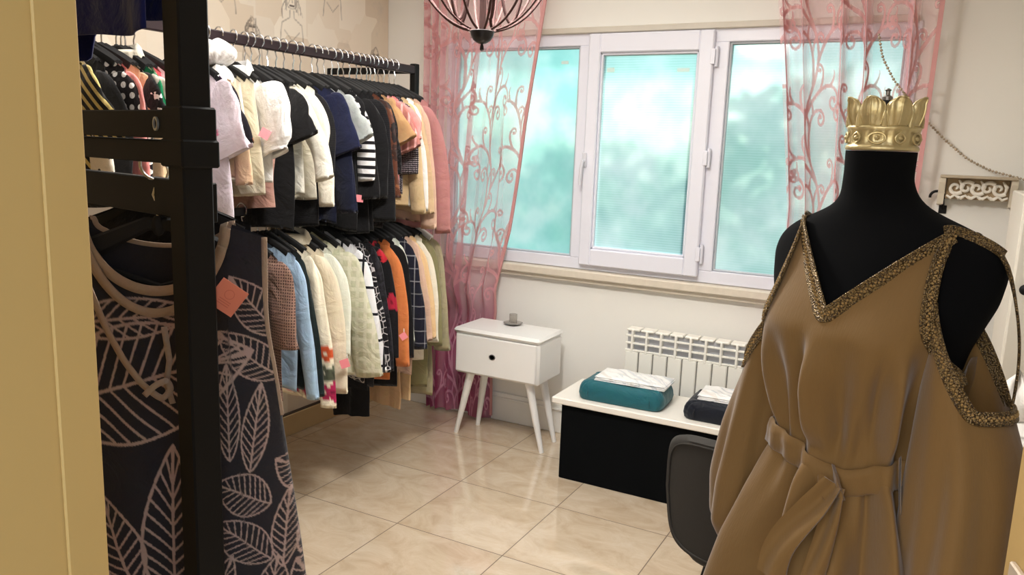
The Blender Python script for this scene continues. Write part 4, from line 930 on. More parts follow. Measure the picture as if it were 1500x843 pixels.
# lower rail, from the leaf dress to the corner
lo('dress', 'black dress nearest the leaf dress', 'dress', 378, 400, 590, 'black')
lo('tunic', 'mauve brown crochet tunic', 'tunic', 414, 420, 582, 'croc', sleeve=.30, a=.085, bth=.024, T=.022)
lo('shirt', 'pale blue shirt', 'shirt', 436, 430, 566, 'blue', sleeve=.60, a=.045, bth=.016)
lo('coat', 'dark green-black coat', 'coat', 448, 430, 560, 'teal', sleeve=.58, a=.045, bth=.016)
lo('dress', 'cream dress with a floral border at its hem', 'dress', 462, 430, 574, 'border', sleeve=.66, a=.05, bth=.02, paint=P_BORDER, T=.022)
lo('coat', 'cream trench coat with buckled cuff', 'coat', 479, 430, 576, 'trench', sleeve=.56, a=.062, bth=.024, cuff=.14, T=.022, collar=1)
lo('blouse', 'mint white blouse behind the sage checked jacket', 'blouse', 492, 420, 560, 'mint', sleeve=.4)
lo('jacket', 'sage checked sheer jacket', 'jacket', 508, 420, 542, 'sage', sleeve=.5, a=.085, bth=.032, out=.38, T=.034, flare=1.25, folds=(7, .008))
lo('shirt', 'white shirt with thin black windowpane lines', 'shirt', 527, 420, 546, 'pane', sleeve=.52, a=.065, bth=.024, out=.3, T=.022)
lo('blouse', 'black blouse with grey geometric lines', 'blouse', 541, 420, 550, 'geo', sleeve=.55, a=.05, bth=.018, out=.26)
lo('jacket', 'black jacquard jacket', 'jacket', 551, 420, 556, 'jacq', sleeve=.55, a=.055, bth=.02)
lo('blouse', 'black blouse with red flowers', 'blouse', 561, 420, 530, 'blkred', sleeve=.5, a=.055, bth=.02, paint=P_BLKRED)
lo('shirt', 'burnt orange shirt', 'shirt', 573, 420, 548, 'orange', sleeve=.56, a=.052, bth=.02, out=.2)
lo('coat', 'long black coat beside the orange shirt', 'coat', 581, 420, 560, 'black', sleeve=.5)
lo('blouse', 'thin mint white blouse with a pink tag', 'blouse', 588, 420, 505, 'mint', sleeve=.48, a=.035, bth=.014)
lo('shirt', 'navy plaid shirt', 'shirt', 598, 420, 522, 'plaid', sleeve=.5, a=.06, bth=.024, out=.2)
lo('cardigan', 'dusty pink beige cardigan', 'cardigan', 605, 420, 540, 'rosebeige', sleeve=.45)
lo('blouse', 'peach beige blouse', 'blouse', 613, 420, 498, 'peachb', sleeve=.46, a=.06, bth=.022, out=.22)
lo('shirt', 'cream long shirt', 'shirt', 620, 420, 520, 'cream', sleeve=.5, a=.05, bth=.016, out=.2)
lo('coat', 'olive coat', 'coat', 627, 420, 560, 'olive', sleeve=.52, a=.055, bth=.018)
lo('coat', 'khaki sage coat nearest the curtain', 'coat', 635, 420, 572, 'sagek', sleeve=.55, a=.06, bth=.02, out=.18, hk='w')
# trousers and skirts showing below the shirts
lo('trousers', 'long black trousers that reach lowest', 'trousers', 535, 560, 622, 'black', trousers=True, W=.11, T=.022, y=gy(566, 420))
lo('skirt', 'black skirt under the geometric blouse', 'skirt', 545, 560, 566, 'black2', trousers=True, W=.17, T=.02, y=gy(548, 420))
lo('trousers', 'camel trousers', 'trousers', 590, 560, 598, 'camel', trousers=True, W=.13, T=.022, y=gy(607, 420))
lo('trousers', 'light beige trousers', 'trousers', 612, 560, 582, 'peachb', trousers=True, W=.13, T=.02, y=gy(624, 420))

# white gathered caps on the upper rail
def cap(name, label, c, r, h, seed):
    n, k = 72, 20; a = np.linspace(0, 2*PI, n, endpoint=False); rings = []
    for t in np.linspace(0, 1, k):
        rr = math.sin(PI*min(.97, .06+.9*t))**.55*(1-.25*(1-t)); gz = 1+.05*np.sin(18*a+4*t)*math.sin(PI*t)+.06*np.sin(3*a+seed)
        rings.append(np.c_[c[0]+r*rr*gz*np.cos(a), c[1]+r*.75*rr*gz*np.sin(a), c[2]+h*(.5-t)+.008*np.sin(2*a+seed)])
    mb = MB().loft(rings); mb.tube([(c[0]+(c[3] if len(c) > 3 else 0), c[1], c[2]+h*.45), (XRK+.02, c[1], ZU-.03), (XRK+.024, c[1], ZU), (XRK+.0, c[1], ZU+.026), (XRK-.02, c[1], ZU+.01)], .003, 6)
    return tag(mb.build(name, m_['white'], ang=0), label, 'cap')
q = at(313, 78, 0, XRK+.10); cap('gathered_cap', 'puffy white gathered cap hanging from the upper rail by the black upright', (XRK+.10, q[1], q[2]), .10, .082, 2)
q = at(322, 113, 0, XRK+.13); cap('gathered_cap', 'smaller white ruffled cap hanging just under the puffy cap', (XRK+.13, q[1], q[2]), .055, .07, 5)

# paper tags
TAGM = plain('pink_paper', (240, 140, 148), .7, var=.03); TAGO = plain('coral_paper', (216, 122, 92), .7, var=.05); TAGL = plain('coral_paper_mark', (196, 100, 74), .7)
def paper_tag(label, px, py, w, xplane, rot, mt=TAGM, detail=False, depth=None, string=True):
    p_ = at(px, py, 0, xplane) if depth is None else at_depth(px, py, depth)
    h = w; d = OC-p_; d[2] = 0; d /= np.linalg.norm(d); sx = np.array((-d[1], d[0], 0)); sx = sx if sx@_x > 0 else -sx; up_ = np.array((0, 0, 1.0))
    e1 = sx*math.cos(rot)+up_*math.sin(rot); e2 = -sx*math.sin(rot)+up_*math.cos(rot)
    r = empty('price_tag', p_); b_ = MB(); f_ = lambda a, c, t: e1*a+e2*c+d*t
    b_.add([f_(a, c, t) for t in (0, .0012) for a, c in ((-w/2, -h/2), (w/2, -h/2), (w/2, h/2), (-w/2, h/2))], [(0, 1, 2, 3), (4, 5, 6, 7), (0, 1, 5, 4), (1, 2, 6, 5), (2, 3, 7, 6), (3, 0, 4, 7)]); b_.build('card', mt, r, smooth=False)
    b_ = MB(); t_ = e2*h*.5+e1*w*.42; b_.tube([t_, t_+up_*.006-d*.01, t_+up_*.008-d*.03], .0012, 5)
    if string: b_.build('string', m_['white'], r)
    if detail:
        b_ = MB(); a = np.linspace(0, 2*PI, 24, endpoint=False); b_.loft([[f_(w*.17*s*math.cos(q), w*.12+w*.17*s*math.sin(q), .0016) for q in a] for s in (.88, 1)], cap=False)
        for k in range(3): b_.add([f_(a_, c_, .0016) for a_, c_ in ((-w*.22, -w*(.14+.08*k)), (w*.22, -w*(.14+.08*k)), (w*.22, -w*(.11+.08*k)), (-w*.22, -w*(.11+.08*k)))], [(0, 1, 2, 3)])
        b_.build('printed_mark', TAGL, r, smooth=False)
    return tag(r, label, 'price tag', 'paper price tags')
paper_tag('pink square paper tag on the white puff-sleeved blouse', 388, 196, .034, XRK+.25, -.5)
paper_tag('pink square paper tag hanging in front of the lower rail under the black dress', 527, 291, .030, XRK+.22, -.1)
paper_tag('pink square paper tag at the hem of the sage checked jacket', 505, 533, .036, XRK+.32, .3)
paper_tag('small pink paper tag beside the navy plaid shirt', 591, 493, .030, XRK+.34, .6)

# ================================================================== NEAR RACK AND LEAF DRESS
DU = 1.2
uq = at_depth(281, 300, DU); ux, uy = uq[0], uq[1]
bd = np.array((-.978, .21)); bn_ = np.array((.21, .978))
nr = empty('black_rack', (ux, uy, 0)); ang_b = math.atan2(bd[1], bd[0])
UPW = .0475
# posts and bars in the rack's own frame: +x runs along the bars
nr.rotation_euler = (0, 0, ang_b)
MB().box((-UPW/2, -UPW/2, .0), (UPW/2, UPW/2, 2.2), .003).build('upright', BLACK, nr, smooth=False)
MB().box((.90-UPW/2, -UPW/2, .0), (.90+UPW/2, UPW/2, 2.2), .003).build('upright', BLACK, nr, smooth=False)
zA = at_depth(245, 182, DU)[2]; zB = at_depth(245, 223, DU)[2]; zC = at_depth(230, 300, DU)[2]
b1 = MB().box((.0, UPW*.1, zA-.021), (.9, UPW*.5, zA+.021), .002).build('cross_bar', BLACK, nr, smooth=False)
mb = MB(); a = np.linspace(0, 2*PI, 24, endpoint=False); gq = (.05, UPW*.52)
mb.loft([[(.052+r_*.0075*math.cos(t), UPW*.5+y_, zA+.0+r_*.0105*math.sin(t)) for t in a] for r_, y_ in ((.72, .0), (.72, .003), (1.0, .003), (1.0, .0))], cap=False); gr = mb.build('grommet', plain('grommet_steel', (196, 196, 190), .35, metal=.6), b1); gr['label'] = 'small steel ring set in the bar'
MB().box((.0, -UPW*.5, zB-.018), (.9, UPW*.2, zB+.018), .002).build('cross_bar', BLACK, nr, smooth=False)
mb = MB(); mb.box((-.034, -.030, zB-.021), (.034, .030, zB+.02), .003); mb.box((-.031, -.028, zA-.026), (.028, .028, zA+.026), .003); mb.build('joint_clamp', BLACK, nr, smooth=False)
MB().box((.0, -UPW*.9, zC-.028), (.9, -UPW*.45, zC+.034), .002).build('cross_bar', BLACK, nr, smooth=False)
MB().box((.0, -UPW*.3, 1.93), (.9, UPW*.3, 1.965), .002).build('cross_bar', BLACK, nr, smooth=False)
for x_ in (0, .9): MB().box((x_-.03, -.22, 0), (x_+.03, .22, .035), .004).build('foot', BLACK, nr, smooth=False)
tag(nr, 'thick black rack upright with cross bars beside the doorway, leaf dress hanging on it', 'rack')
NRM = Matrix.Rotation(ang_b, 4, 'Z'); NRM.translation = (ux, uy, 0)
# navy cloth folded over the top bar
nu, nv = 40, 50; u = np.linspace(0, 1, nu)[None, :]; s = np.linspace(-1, 1, nv)[:, None]
zt_ = 1.985; dl = np.where(s > 0, .30+.0*u, .27)+.055*sm((u-.78)/.05)
X = .055+.42*u+.0*s; Z = zt_-np.maximum(np.abs(s)-.06, 0)*dl-.004*np.sin(9*u); Y = np.clip(s/.06, -1, 1)*.026+.008*np.sin(10*u+2*s)*np.abs(s)+.004*np.sin(22*u)*np.abs(s)
Pn = np.stack([X+0*Y, Y+0*X, Z+0*X], -1); b_ = grid(Pn, np.stack([X+0*Z, Z+0*X], -1)); o = b_.build('folded_trousers', m_['ink'], None, ang=0)
sd = o.modifiers.new('thick', 'SOLIDIFY'); sd.thickness = .004; sd.offset = 0
o.matrix_world = NRM; tag(o, 'navy trousers folded over the top bar of the near black rack', 'trousers')
# hanger with the leaf dress, facing the doorway
DL = 1.33
dc = at_depth(232, 330, DL); face_ang = math.atan2(_x[1], _x[0])
right = -np.array(RW@np.array((-1.0, 0, 0))); right[2] = 0; right /= np.linalg.norm(right); yaw = math.atan2(right[1], right[0])
pxm = FL/DL
def dpx(px, py): # picture pixel -> dress-plane metres about the hanger centre
    p_ = at_depth(px, py, DL)-dc; return float(p_@right), float(p_[2])
x_sh_r, z_sh = dpx(398, 372)
Wd = .178
RL_ = Raster(.62, 1.5, .0010); RX, RZ = .31, 1.45
def leaf(px, py, ang, ln, wd, nv_=11, w=.0018, bow=0.0):
    cx_, cz_ = dpx(px, py); ln /= pxm; wd /= pxm; ca, sa = math.cos(ang), math.sin(ang)
    def T(l, q): return (cx_+l*ca-q*sa+RX, cz_+l*sa+q*ca+RZ)
    t = np.linspace(0, 1, 40); prof = np.sin(PI*t**.85)**.85
    for sgn in (1, -1): RL_.line([T((tt-.5)*ln, sgn*pp*wd/2+bow*math.sin(PI*tt)) for tt, pp in zip(t, prof)], w*.75)
    RL_.line([T((tt-.5)*ln, bow*math.sin(PI*tt)) for tt in t], w*.8)
    for k in range(1, nv_):
        tt = k/nv_; 
        for sgn in (1, -1):
            t2 = min(.99, tt+.16); pw = math.sin(PI*t2**.85)**.85*wd/2
            RL_.line([T((tt-.5)*ln, bow*math.sin(PI*tt)), T(((tt+t2)/2+.01-.5)*ln, sgn*pw*.55+bow*math.sin(PI*tt)), T((t2-.5)*ln, sgn*pw*.96+bow*math.sin(PI*t2))], w*.58)
# big leaves on the left front
leaf(205, 562, .30, 330, 175, 15, .0036); leaf(237, 800, PI/2, 270, 84, 13, .0032); leaf(160, 810, 1.9, 150, 66, 9, .003); leaf(190, 468, .12, 210, 60, 10, .003)
# smaller leaves right of the upright
for a_ in ((368, 452, 2.22, 112, 56), (357, 526, 2.46, 112, 54), (327, 612, 1.62, 146, 34), (366, 636, 1.47, 134, 36), (346, 738, 2.75, 84, 66), (344, 812, 2.5, 100, 62), (424, 718, 2.45, 86, 56), (403, 800, 1.52, 120, 36), (437, 800, 1.3, 110, 34), (424, 655, 2.0, 66, 30), (380, 900, 1.4, 120, 50), (300, 900, 1.2, 140, 50), (430, 910, 1.9, 110, 50)): leaf(*a_)
for k in range(14):
    leaf(120+(k % 5)*85, 960+(k//5)*110, 1.2+.5*((k*7) % 3), 110, 46)
# dress body
nu, nv = 380, 620
s = np.linspace(-1, 1, nu)[None, :]; v = np.linspace(0, 1, nv)[:, None]
L_ = 1.25
Wv = Wd*(1+.42*sm(v*1.5)-.03*np.exp(-((v-.12)/.06)**2)); xx = Wv*s
ax = np.abs(Wd*s)
zsh = z_sh+.05-.30*np.maximum(ax-.10, 0)
nk = np.clip(1-(ax/.118)**2, 0, 1)
def sheet(front):
    zt = zsh-(.118 if front else .05)*np.sqrt(nk)
    z = zt+(-L_-zt)*v
    th = (.018+.05*sm(v*2.2))*np.sqrt(np.clip(1-s**2, 0, 1)); fold = .014*sm(v*1.6)*np.sin(5*s+1.0*v+.6)+.008*sm(v*2)*np.sin(11*s+2*v)
    y = (-th if front else th)+fold*np.sqrt(np.clip(1-s**2, 0, 1))
    return np.stack([xx+0*z, y+0*z, z], -1)
Fs, Bs = sheet(True), sheet(False)
LIN_BG, LIN_LN = np.array(lin((46, 43, 46))), np.array(lin((182, 156, 144)))
def dcol(Pn):
    v_ = RL_.sample(Pn[..., 0]+RX, Pn[..., 2]+RZ).reshape(-1, 1); return LIN_BG+(LIN_LN-LIN_BG)*v_
LEAFM = fabric('leaf_print_linen', (40, 36, 40), 'attr')
b_ = grid(Fs); Bl = Bs[::10, ::6] if False else np.concatenate([Bs[:-1:10], Bs[-1:]]); g2 = grid(Bl); b_.add(g2.v[0], g2.f); cols = np.concatenate([dcol(Fs), np.tile(LIN_BG, (Bl.shape[0]*nu, 1))])
ld = b_.build('leaf_dress', LEAFM, None, col=cols, ang=0); ld.location = dc; ld.rotation_euler = (0, 0, yaw)
TRIM = fabric('trim_linen', (172, 146, 122))
def ribbon(pts, w, nrm, th=.0015):
    P_ = np.array(pts, float); T_ = np.gradient(P_, axis=0); T_ /= np.linalg.norm(T_, axis=1)[:, None]+1e-9; N = np.broadcast_to(np.array(nrm, float), P_.shape); B_ = np.cross(T_, N); B_ /= np.linalg.norm(B_, axis=1)[:, None]+1e-9
    wv_ = np.broadcast_to(np.asarray(w, float).reshape(-1, 1), (len(P_), 1))
    mb.loft(np.stack([P_-B_*wv_/2-N*th, P_+B_*wv_/2-N*th, P_+B_*wv_/2+N*th, P_-B_*wv_/2+N*th], 1))
top = Fs[0]; sel = np.abs(top[:, 0]) < .121
mb = MB(); ribbon(top[sel]+(0, -.004, 0), .017, (0, -1, 0)); t1 = top[sel].copy(); t1[:, 2] -= .036*(1-(t1[:, 0]/.13)**2); t1 = t1[6:-6]; ribbon(t1+(0, -.010, 0), .015, (0, -1, 0)); tb_ = Bs[0][np.abs(Bs[0][:, 0]) < .121]; ribbon(tb_+(0, .003, 0), .015, (0, -1, 0))
mb.build('neck_trim', TRIM, ld, ang=0)
for sg_ in (1, -1):
    k = -1 if sg_ > 0 else 0; mb = MB()
    ribbon(Fs[:160:4, k]+(0, -.003, 0), .009, (0, -1, 0)); mb.build('armhole_trim', TRIM, ld, ang=0)
mb = MB(); tie = [dpx(*q_) for q_ in ((150, 405), (172, 470), (196, 520), (222, 556), (250, 578), (266, 560), (262, 545), (246, 552), (232, 566))]; tp_ = np.array([(x_, -.066-.004*k, z_) for k, (x_, z_) in enumerate(tie)])
t_ = np.linspace(0, len(tp_)-1, 60); tp2 = np.stack([np.interp(t_, np.arange(len(tp_)), tp_[:, k]) for k in range(3)], 1)
for _ in range(6): tp2[1:-1] = (tp2[:-2]+2*tp2[1:-1]+tp2[2:])/4
ribbon(tp2, .010, (0, -1, 0)); tie = [dpx(*q_) for q_ in ((258, 470), (262, 520), (255, 555), (262, 585))]; tp2 = np.array([(x_, -.075, z_) for x_, z_ in tie]); ribbon(tp2, .009, (0, -1, 0)); mb.build('tie_cord', TRIM, ld, ang=0)
tag(ld, 'dark sleeveless linen dress with large pale leaf print hanging on the near black rack', 'dress')
HP['n'] = make_hanger(HB, .15)
hr = hang('n', (dc[0], dc[1], dc[2]+z_sh+.05+.098-.012), yaw, 'black hanger holding the leaf print dress', 'near rack hangers')
# a black dress added on the same bar to darken the space behind
o = cloth_sheet('dress', m_['black'], .165, .78, .03, 1.05, .05, .02, .36, (5, .01), 77); bk = dc+np.array((bn_[0], bn_[1], 0))*.10+np.array((bd[0], bd[1], 0))*.17
o.location = (bk[0], bk[1], dc[2]+.125); o.rotation_euler = (0, 0, yaw-.1); tag(o, 'black dress added to give darkness behind the leaf print dress', 'dress')
hang('n', (bk[0], bk[1], dc[2]+.125), yaw-.1, 'black hanger holding the added black dress behind the leaf dress', 'near rack hangers')
paper_tag('coral orange square paper tag with a printed ring on the leaf print dress', 333, 436, .046, 0, -.65, TAGO, True, DL-.085, string=False)

# ================================================================== DRESS FORM
DM = 1.3
m0 = at_depth(1291, 222, DM); MZ = m0[2]
fa = math.radians(27); F2 = np.array((-math.sin(fa), -math.cos(fa))); L2 = np.array((math.cos(fa), -math.sin(fa)))
yawm = math.atan2(L2[1], L2[0])           # local +x = the form's own left, local -y = its front
form = empty('dress_form', (m0[0], m0[1], 0), yawm)
MF = Matrix.Rotation(yawm, 4, 'Z'); MF.translation = (m0[0], m0[1], 0)
# rings: height below the neck top, half width, front depth, back depth, centre shift (to the front)
RG = np.array([
 (.000, .0530, .0530, .0530, .000), (.045, .0520, .0520, .0520, .000), (.072, .0580, .0550, .0600, -.002), (.090, .0740, .0600, .0680, -.004),
 (.105, .1080, .0660, .0760, -.008), (.120, .1460, .0720, .0840, -.010), (.136, .1730, .0780, .0880, -.012), (.155, .1890, .0840, .0920, -.012), (.180, .1950, .0900, .0980, -.010), (.225, .1880, .0990, .1020, -.006),
 (.265, .1720, .1120, .1040, -.002), (.300, .1580, .1180, .1020, .000), (.345, .1480, .1080, .0960, .002), (.400, .1330, .0960, .0880, .002), (.470, .1200, .0900, .0820, .002),
 (.540, .1300, .0960, .0920, .000), (.620, .1560, .1080, .1120, -.002), (.700, .1680, .1100, .1200, -.004), (.790, .1660, .1060, .1140, -.004), (.860, .1500, .0980, .1020, -.002), (.875, .1100, .0700, .0700, 0)])
hgrid = np.linspace(0, .875, 320)
def sm_i(k):
    y = np.interp(hgrid, RG[:, 0], RG[:, k])
    for _ in range(14): y[1:-1] = (y[:-2]+2*y[1:-1]+y[2:])/4
    return y
TG = [sm_i(k) for k in range(1, 5)]
SHX = .015
def shx(h): return SHX*sm((h-.04)/.10)
def torso(th, h, off=0.0, prof=None):
    """th 0 = front, + towards the form's left"""
    a, bf, bb, c = [np.interp(h, hgrid, g_) for g_ in (prof or TG)]
    ct, s_ = np.cos(th), np.sin(th); e = .92
    sx = np.sign(s_)*np.abs(s_)**e; fy = np.where(ct > 0, bf, bb)*np.sign(ct)*np.abs(ct)**e+c
    bump_ = .020*(np.exp(-((th-.52)/.32)**2)+np.exp(-((th+.52)/.32)**2))*np.exp(-((h-.285)/.055)**2)
    r = np.hypot(a*sx, fy)+1e-9; k = 1+(off+bump_)/r
    return np.stack([a*sx*k+shx(h), -(fy*k), MZ-h+0*th], -1)
th = np.linspace(-PI, PI, 120, endpoint=False)
rings = [torso(th, np.full_like(th, h)) for h in np.linspace(0, .875, 150)]
MB().loft(rings).build('torso', VELVET, form, ang=60)
MB().lathe([(.018, MZ-.86), (.018, .06), (.03, .05)], n=20).build('pole', CHROME, form)
mb = MB(); mb.lathe([(.001, .0), (.15, .0), (.155, .012), (.13, .022), (.03, .05), (.001, .052)], n=40); mb.build('base', BLACK, form)
tag(form, 'black velvet dress form torso on a pole wearing the tan dress', 'dress form')

# crown on the neck
GOLD = plain('antique_gold', (214, 194, 142), .38, metal=.6, var=.2, scale=40, bmp=.25)
crown = empty('crown', (m0[0], m0[1], MZ), yawm-PI/2-.25); crown.scale = (.90, .90, .98)
n = 160; a = np.linspace(0, 2*PI, n, endpoint=False)
def cring(r, z, f=0.0, k=8): return np.c_[(r+f*np.cos(k*a))*np.cos(a), (r+f*np.cos(k*a))*np.sin(a), np.full(n, z)]
MB().loft([cring(.0500, .002), cring(.0605, .001), cring(.0625, .004), cring(.0610, .008), cring(.0585, .010), cring(.0600, .020, .0012, 24), cring(.0590, .031, .0012, 24), cring(.0610, .034), cring(.0625, .038), cring(.0600, .041), cring(.0560, .041), cring(.0500, .010)], cap=False).build('band', GOLD, crown, ang=70)
mb = MB(); a2 = np.linspace(0, 2*PI, 22, endpoint=False)
for k in range(10):                                  # relief of lozenges and ovals round the band
    q = 2*PI*k/10; ca, sa = math.cos(q), math.sin(q); t_ = np.array((-sa, ca, 0)); r_ = np.array((ca, sa, 0)); c_ = r_*.0602+np.array((0, 0, .021))
    rx = .014 if k % 2 else .009; p_ = [c_+t_*rx*math.cos(w)*(1 if k % 2 else abs(math.cos(w)))+np.array((0, 0, 1))*.0085*math.sin(w)+r_*.001 for w in np.linspace(0, 2*PI, 21)]
    mb.tube(p_, .0016, 6, cap=False); mb.sphere(c_+r_*.001, (.0045, .0045, .004), 8, 6)
mb.build('band_relief', GOLD, crown)
for k in range(8):                                   # eight flaring petals standing on the band, curling outwards
    q0 = 2*PI*(k+.5)/8; w_ = .345; t = np.linspace(0, 1, 16)[:, None]; s = np.linspace(-1, 1, 17)[None, :]
    q = q0+s*w_*(.80+.28*np.sin(PI*np.clip(t, 0, 1)*.62))*np.sqrt(np.clip(1-np.clip((t-.72)/.28, 0, 1)**2*.72, 0, 1))
    r_ = .0585+.005*t**1.5+.005*np.sin(PI*t)-.007*s**2*t+.0022*np.cos(9*s)*t+.004*np.clip(t-.8, 0, 1)/.2
    z_ = .040+.046*t*(1-.10*np.abs(s)**2.6)+.0
    Pn = np.stack([r_*np.cos(q), r_*np.sin(q), z_+0*q], -1); Pi = Pn*[[[.965, .965, 1]]]
    b_ = grid(Pn); g2 = grid(Pi); b_.add(g2.v[0], g2.f); e_ = np.r_[Pn[:, 0], Pn[-1, 1:], Pn[::-1, -1]]; ei = np.r_[Pi[:, 0], Pi[-1, 1:], Pi[::-1, -1]]; b_.loft([e_, ei], closed=False, cap=False)
    b_.tube(np.array([Pn[i, 8]*[1.012, 1.012, 1] for i in range(1, 15)]), .0018, 6)
    b_.tube(e_[::2], .0016, 6)
    b_.build('petal', GOLD, crown, ang=60)
    qq = q0+PI/8+0; MB().tube([(.0592*math.cos(qq), .0592*math.sin(qq), .039), (.0605*math.cos(qq), .0605*math.sin(qq), .054), (.0615*math.cos(qq), .0615*math.sin(qq), .064)], [.0055, .0042, .0006], 8).build('spike', GOLD, crown)
MB().lathe([(.001, .002), (.050, .002), (.049, .05), (.044, .072), (.03, .082), (.001, .084)], n=40).build('lining', VELVET, crown)
MB().lathe([(.001, .083), (.009, .083), (.009, .089), (.004, .092), (.004, .098), (.006, .100), (.001, .103)], n=14).build('finial', plain('finial_grey', (130, 124, 118), .35, metal=.6), crown)
tag(crown, 'gold petalled crown sitting on the neck of the dress form', 'crown')

# tan dress
def dress_mat(name, c):
    m, nt, b, out = newmat(name); uv = nd(nt, 'ShaderNodeUVMap'); uv.uv_map = 'UVMap'
    mp = nd(nt, 'ShaderNodeMapping'); mp.inputs['Scale'].default_value = (1, .12, 1); nt.links.new(uv.outputs[0], mp.inputs[0])
    n1 = nd(nt, 'ShaderNodeTexNoise', i_Scale=420.0, i_Detail=3.0); n2 = nd(nt, 'ShaderNodeTexNoise', i_Scale=8.0, i_Detail=4.0)
    nt.links.new(mp.outputs[0], n1.inputs['Vector']); nt.links.new(uv.outputs[0], n2.inputs['Vector'])
    A = hexc(c); B = tuple(v*.86 for v in A[:3])+(1,)
    nt.links.new(mixc(nt, n1.outputs[0], A, B), b.inputs['Base Color']); b.inputs['Roughness'].default_value = .72; b.inputs['Sheen Weight'].default_value = .3; b.inputs['Specular IOR Level'].default_value = .25
    bump(nt, b, math_(nt, 'ADD', n1.outputs[0], n2.outputs[0]), .25, .002)
    tr = nd(nt, 'ShaderNodeBsdfTranslucent'); tr.inputs[0].default_value = A; mx = nd(nt, 'ShaderNodeMixShader'); mx.inputs[0].default_value = .18
    nt.links.new(b.outputs[0], mx.inputs[1]); nt.links.new(tr.outputs[0], mx.inputs[2]); nt.links.new(mx.outputs[0], out.inputs[0]); return m
TAN = dress_mat('tan_crepe', (118, 88, 45))
DP = np.array([  # loose over the bust, drawn in by the belt, flaring below
 (.00, .06, .06, .06, 0), (.085, .078, .066, .074, -.004), (.105, .112, .070, .080, -.008), (.136, .178, .082, .092, -.012), (.18, .197, .098, .104, -.008), (.245, .176, .122, .112, -.002), (.29, .164, .136, .114, .002), (.345, .160, .134, .112, .004),
 (.40, .150, .124, .108, .004), (.45, .139, .112, .104, .004), (.490, .130, .104, .100, .004), (.53, .144, .112, .112, .004), (.60, .176, .130, .134, .004), (.70, .212, .150, .156, .004), (.85, .244, .172, .178, .002), (1.10, .290, .200, .21, 0), (1.16, .30, .205, .215, 0)])
hg2 = np.linspace(0, 1.16, 400)
def sm_d(k):
    y = np.interp(hg2, DP[:, 0], DP[:, k])
    for _ in range(16): y[1:-1] = (y[:-2]+2*y[1:-1]+y[2:])/4
    return y
DG = [sm_d(k) for k in range(1, 5)]
def dress(th, h, off=.004):
    a, bf, bb, c = [np.interp(h, hg2, g_) for g_ in DG]
    ct, s_ = np.cos(th), np.sin(th); e = .92
    sx = np.sign(s_)*np.abs(s_)**e; fy = np.where(ct > 0, bf, bb)*np.sign(ct)*np.abs(ct)**e+c
    b_ = .014*(np.exp(-((th-.52)/.36)**2)+np.exp(-((th+.52)/.36)**2))*np.exp(-((h-.285)/.06)**2)
    dn = 1.35*sm((h-.27)/.12)*(1-.75*np.exp(-((h-.49)/.03)**2)); d2 = sm((h-.52)/.3)
    fold = dn*(.0075*np.sin(9*th+1.2+.8*np.sin(6*h))+.0050*np.sin(17*th+3*h)+.016*np.exp(-((th+.04+.10*(h-.4))/.07)**2)-.012*np.exp(-((th+.16)/.08)**2)-.014*np.exp(-((th-.62)/.08)**2)+.010*np.exp(-((th-.78)/.07)**2))
    fold = fold+d2*(.020*np.sin(7*th+.6)+.011*np.sin(13*th+2+2*h))
    fold = fold+.004*np.sin(26*th+5)*np.exp(-((h-.455)/.05)**2)+.004*np.sin(23*th+2)*np.exp(-((h-.55)/.06)**2)
    r = np.hypot(a*sx, fy)+1e-9; k = 1+(off+b_+fold)/r
    return np.stack([a*sx*k+shx(h), -(fy*k), MZ-h+0*th], -1)
nth, nh = 420, 380
TH, H = np.meshgrid(np.linspace(-PI, PI, nth, endpoint=False), np.linspace(.092, 1.16, nh))
Pd = dress(TH, H); lx = Pd[..., 0]-shx(H); fr_ = np.cos(TH) > 0
VB, VK = .268, 1.24                         # depth of the V and its slope
VKR = 1.03
vline = lambda s: VB-np.abs(s)*np.where(np.asarray(s) > 0, VKR, VK)
def arm_x(h, sg=1): return np.where(np.asarray(sg) > 0, .136, .113)+.012*np.clip((h-.17)/.12, 0, 1)+.030*np.clip((h-.25)/.10, 0, 1)**1.5
HA = .345
keep = (H > np.where(fr_, vline(lx), .135+.0*lx-.25*np.clip(np.abs(lx)-.06, 0, 1))) & ~((np.abs(lx) > arm_x(H, lx)) & (H < HA))
b_ = grid(Pd, np.stack([TH*.2, H], -1), closed=True, keep=keep)
dress_o = b_.build('tan_dress', TAN, None, ang=0); dress_o.matrix_world = MF
tag(dress_o, 'tan belted cold-shoulder dress with gold embroidered neckline on the dress form', 'dress')
# curves on the cloth
def on_dress(s, h, off=.0065, front=True):
    """point of the dress surface at lateral offset s and depth h"""
    T_ = np.linspace(0, PI*.62, 260); P_ = dress(T_ if s >= 0 else -T_, np.full(260, h), off)
    i = int(np.argmin(np.abs(P_[:, 0]-shx(np.array(h))-s)))
    return P_[i]
def smooth(P_, k=3):
    P_ = np.array(P_, float)
    for _ in range(k): P_[1:-1] = (P_[:-2]+2*P_[1:-1]+P_[2:])/4
    return P_
EMB = newmat('gold_embroidery'); m, nt, b, out = EMB
tc = nd(nt, 'ShaderNodeTexCoord'); vo = nd(nt, 'ShaderNodeTexVoronoi', i_Scale=380.0); nt.links.new(tc.outputs['Object'], vo.inputs['Vector'])
cr = nd(nt, 'ShaderNodeValToRGB'); e = cr.color_ramp.elements; e[0].position = .15; e[0].color = hexc((150, 124, 78)); e[1].position = .7; e[1].color = hexc((66, 50, 30)); nt.links.new(vo.outputs['Distance'], cr.inputs[0]); nt.links.new(cr.outputs[0], b.inputs['Base Color'])
b.inputs['Metallic'].default_value = .45; b.inputs['Roughness'].default_value = .4; bump(nt, b, vo.outputs['Distance'], .8, .004); EMBM = m
BEAD = plain('gold_bead', (196, 164, 112), .3, metal=.7, var=.15)
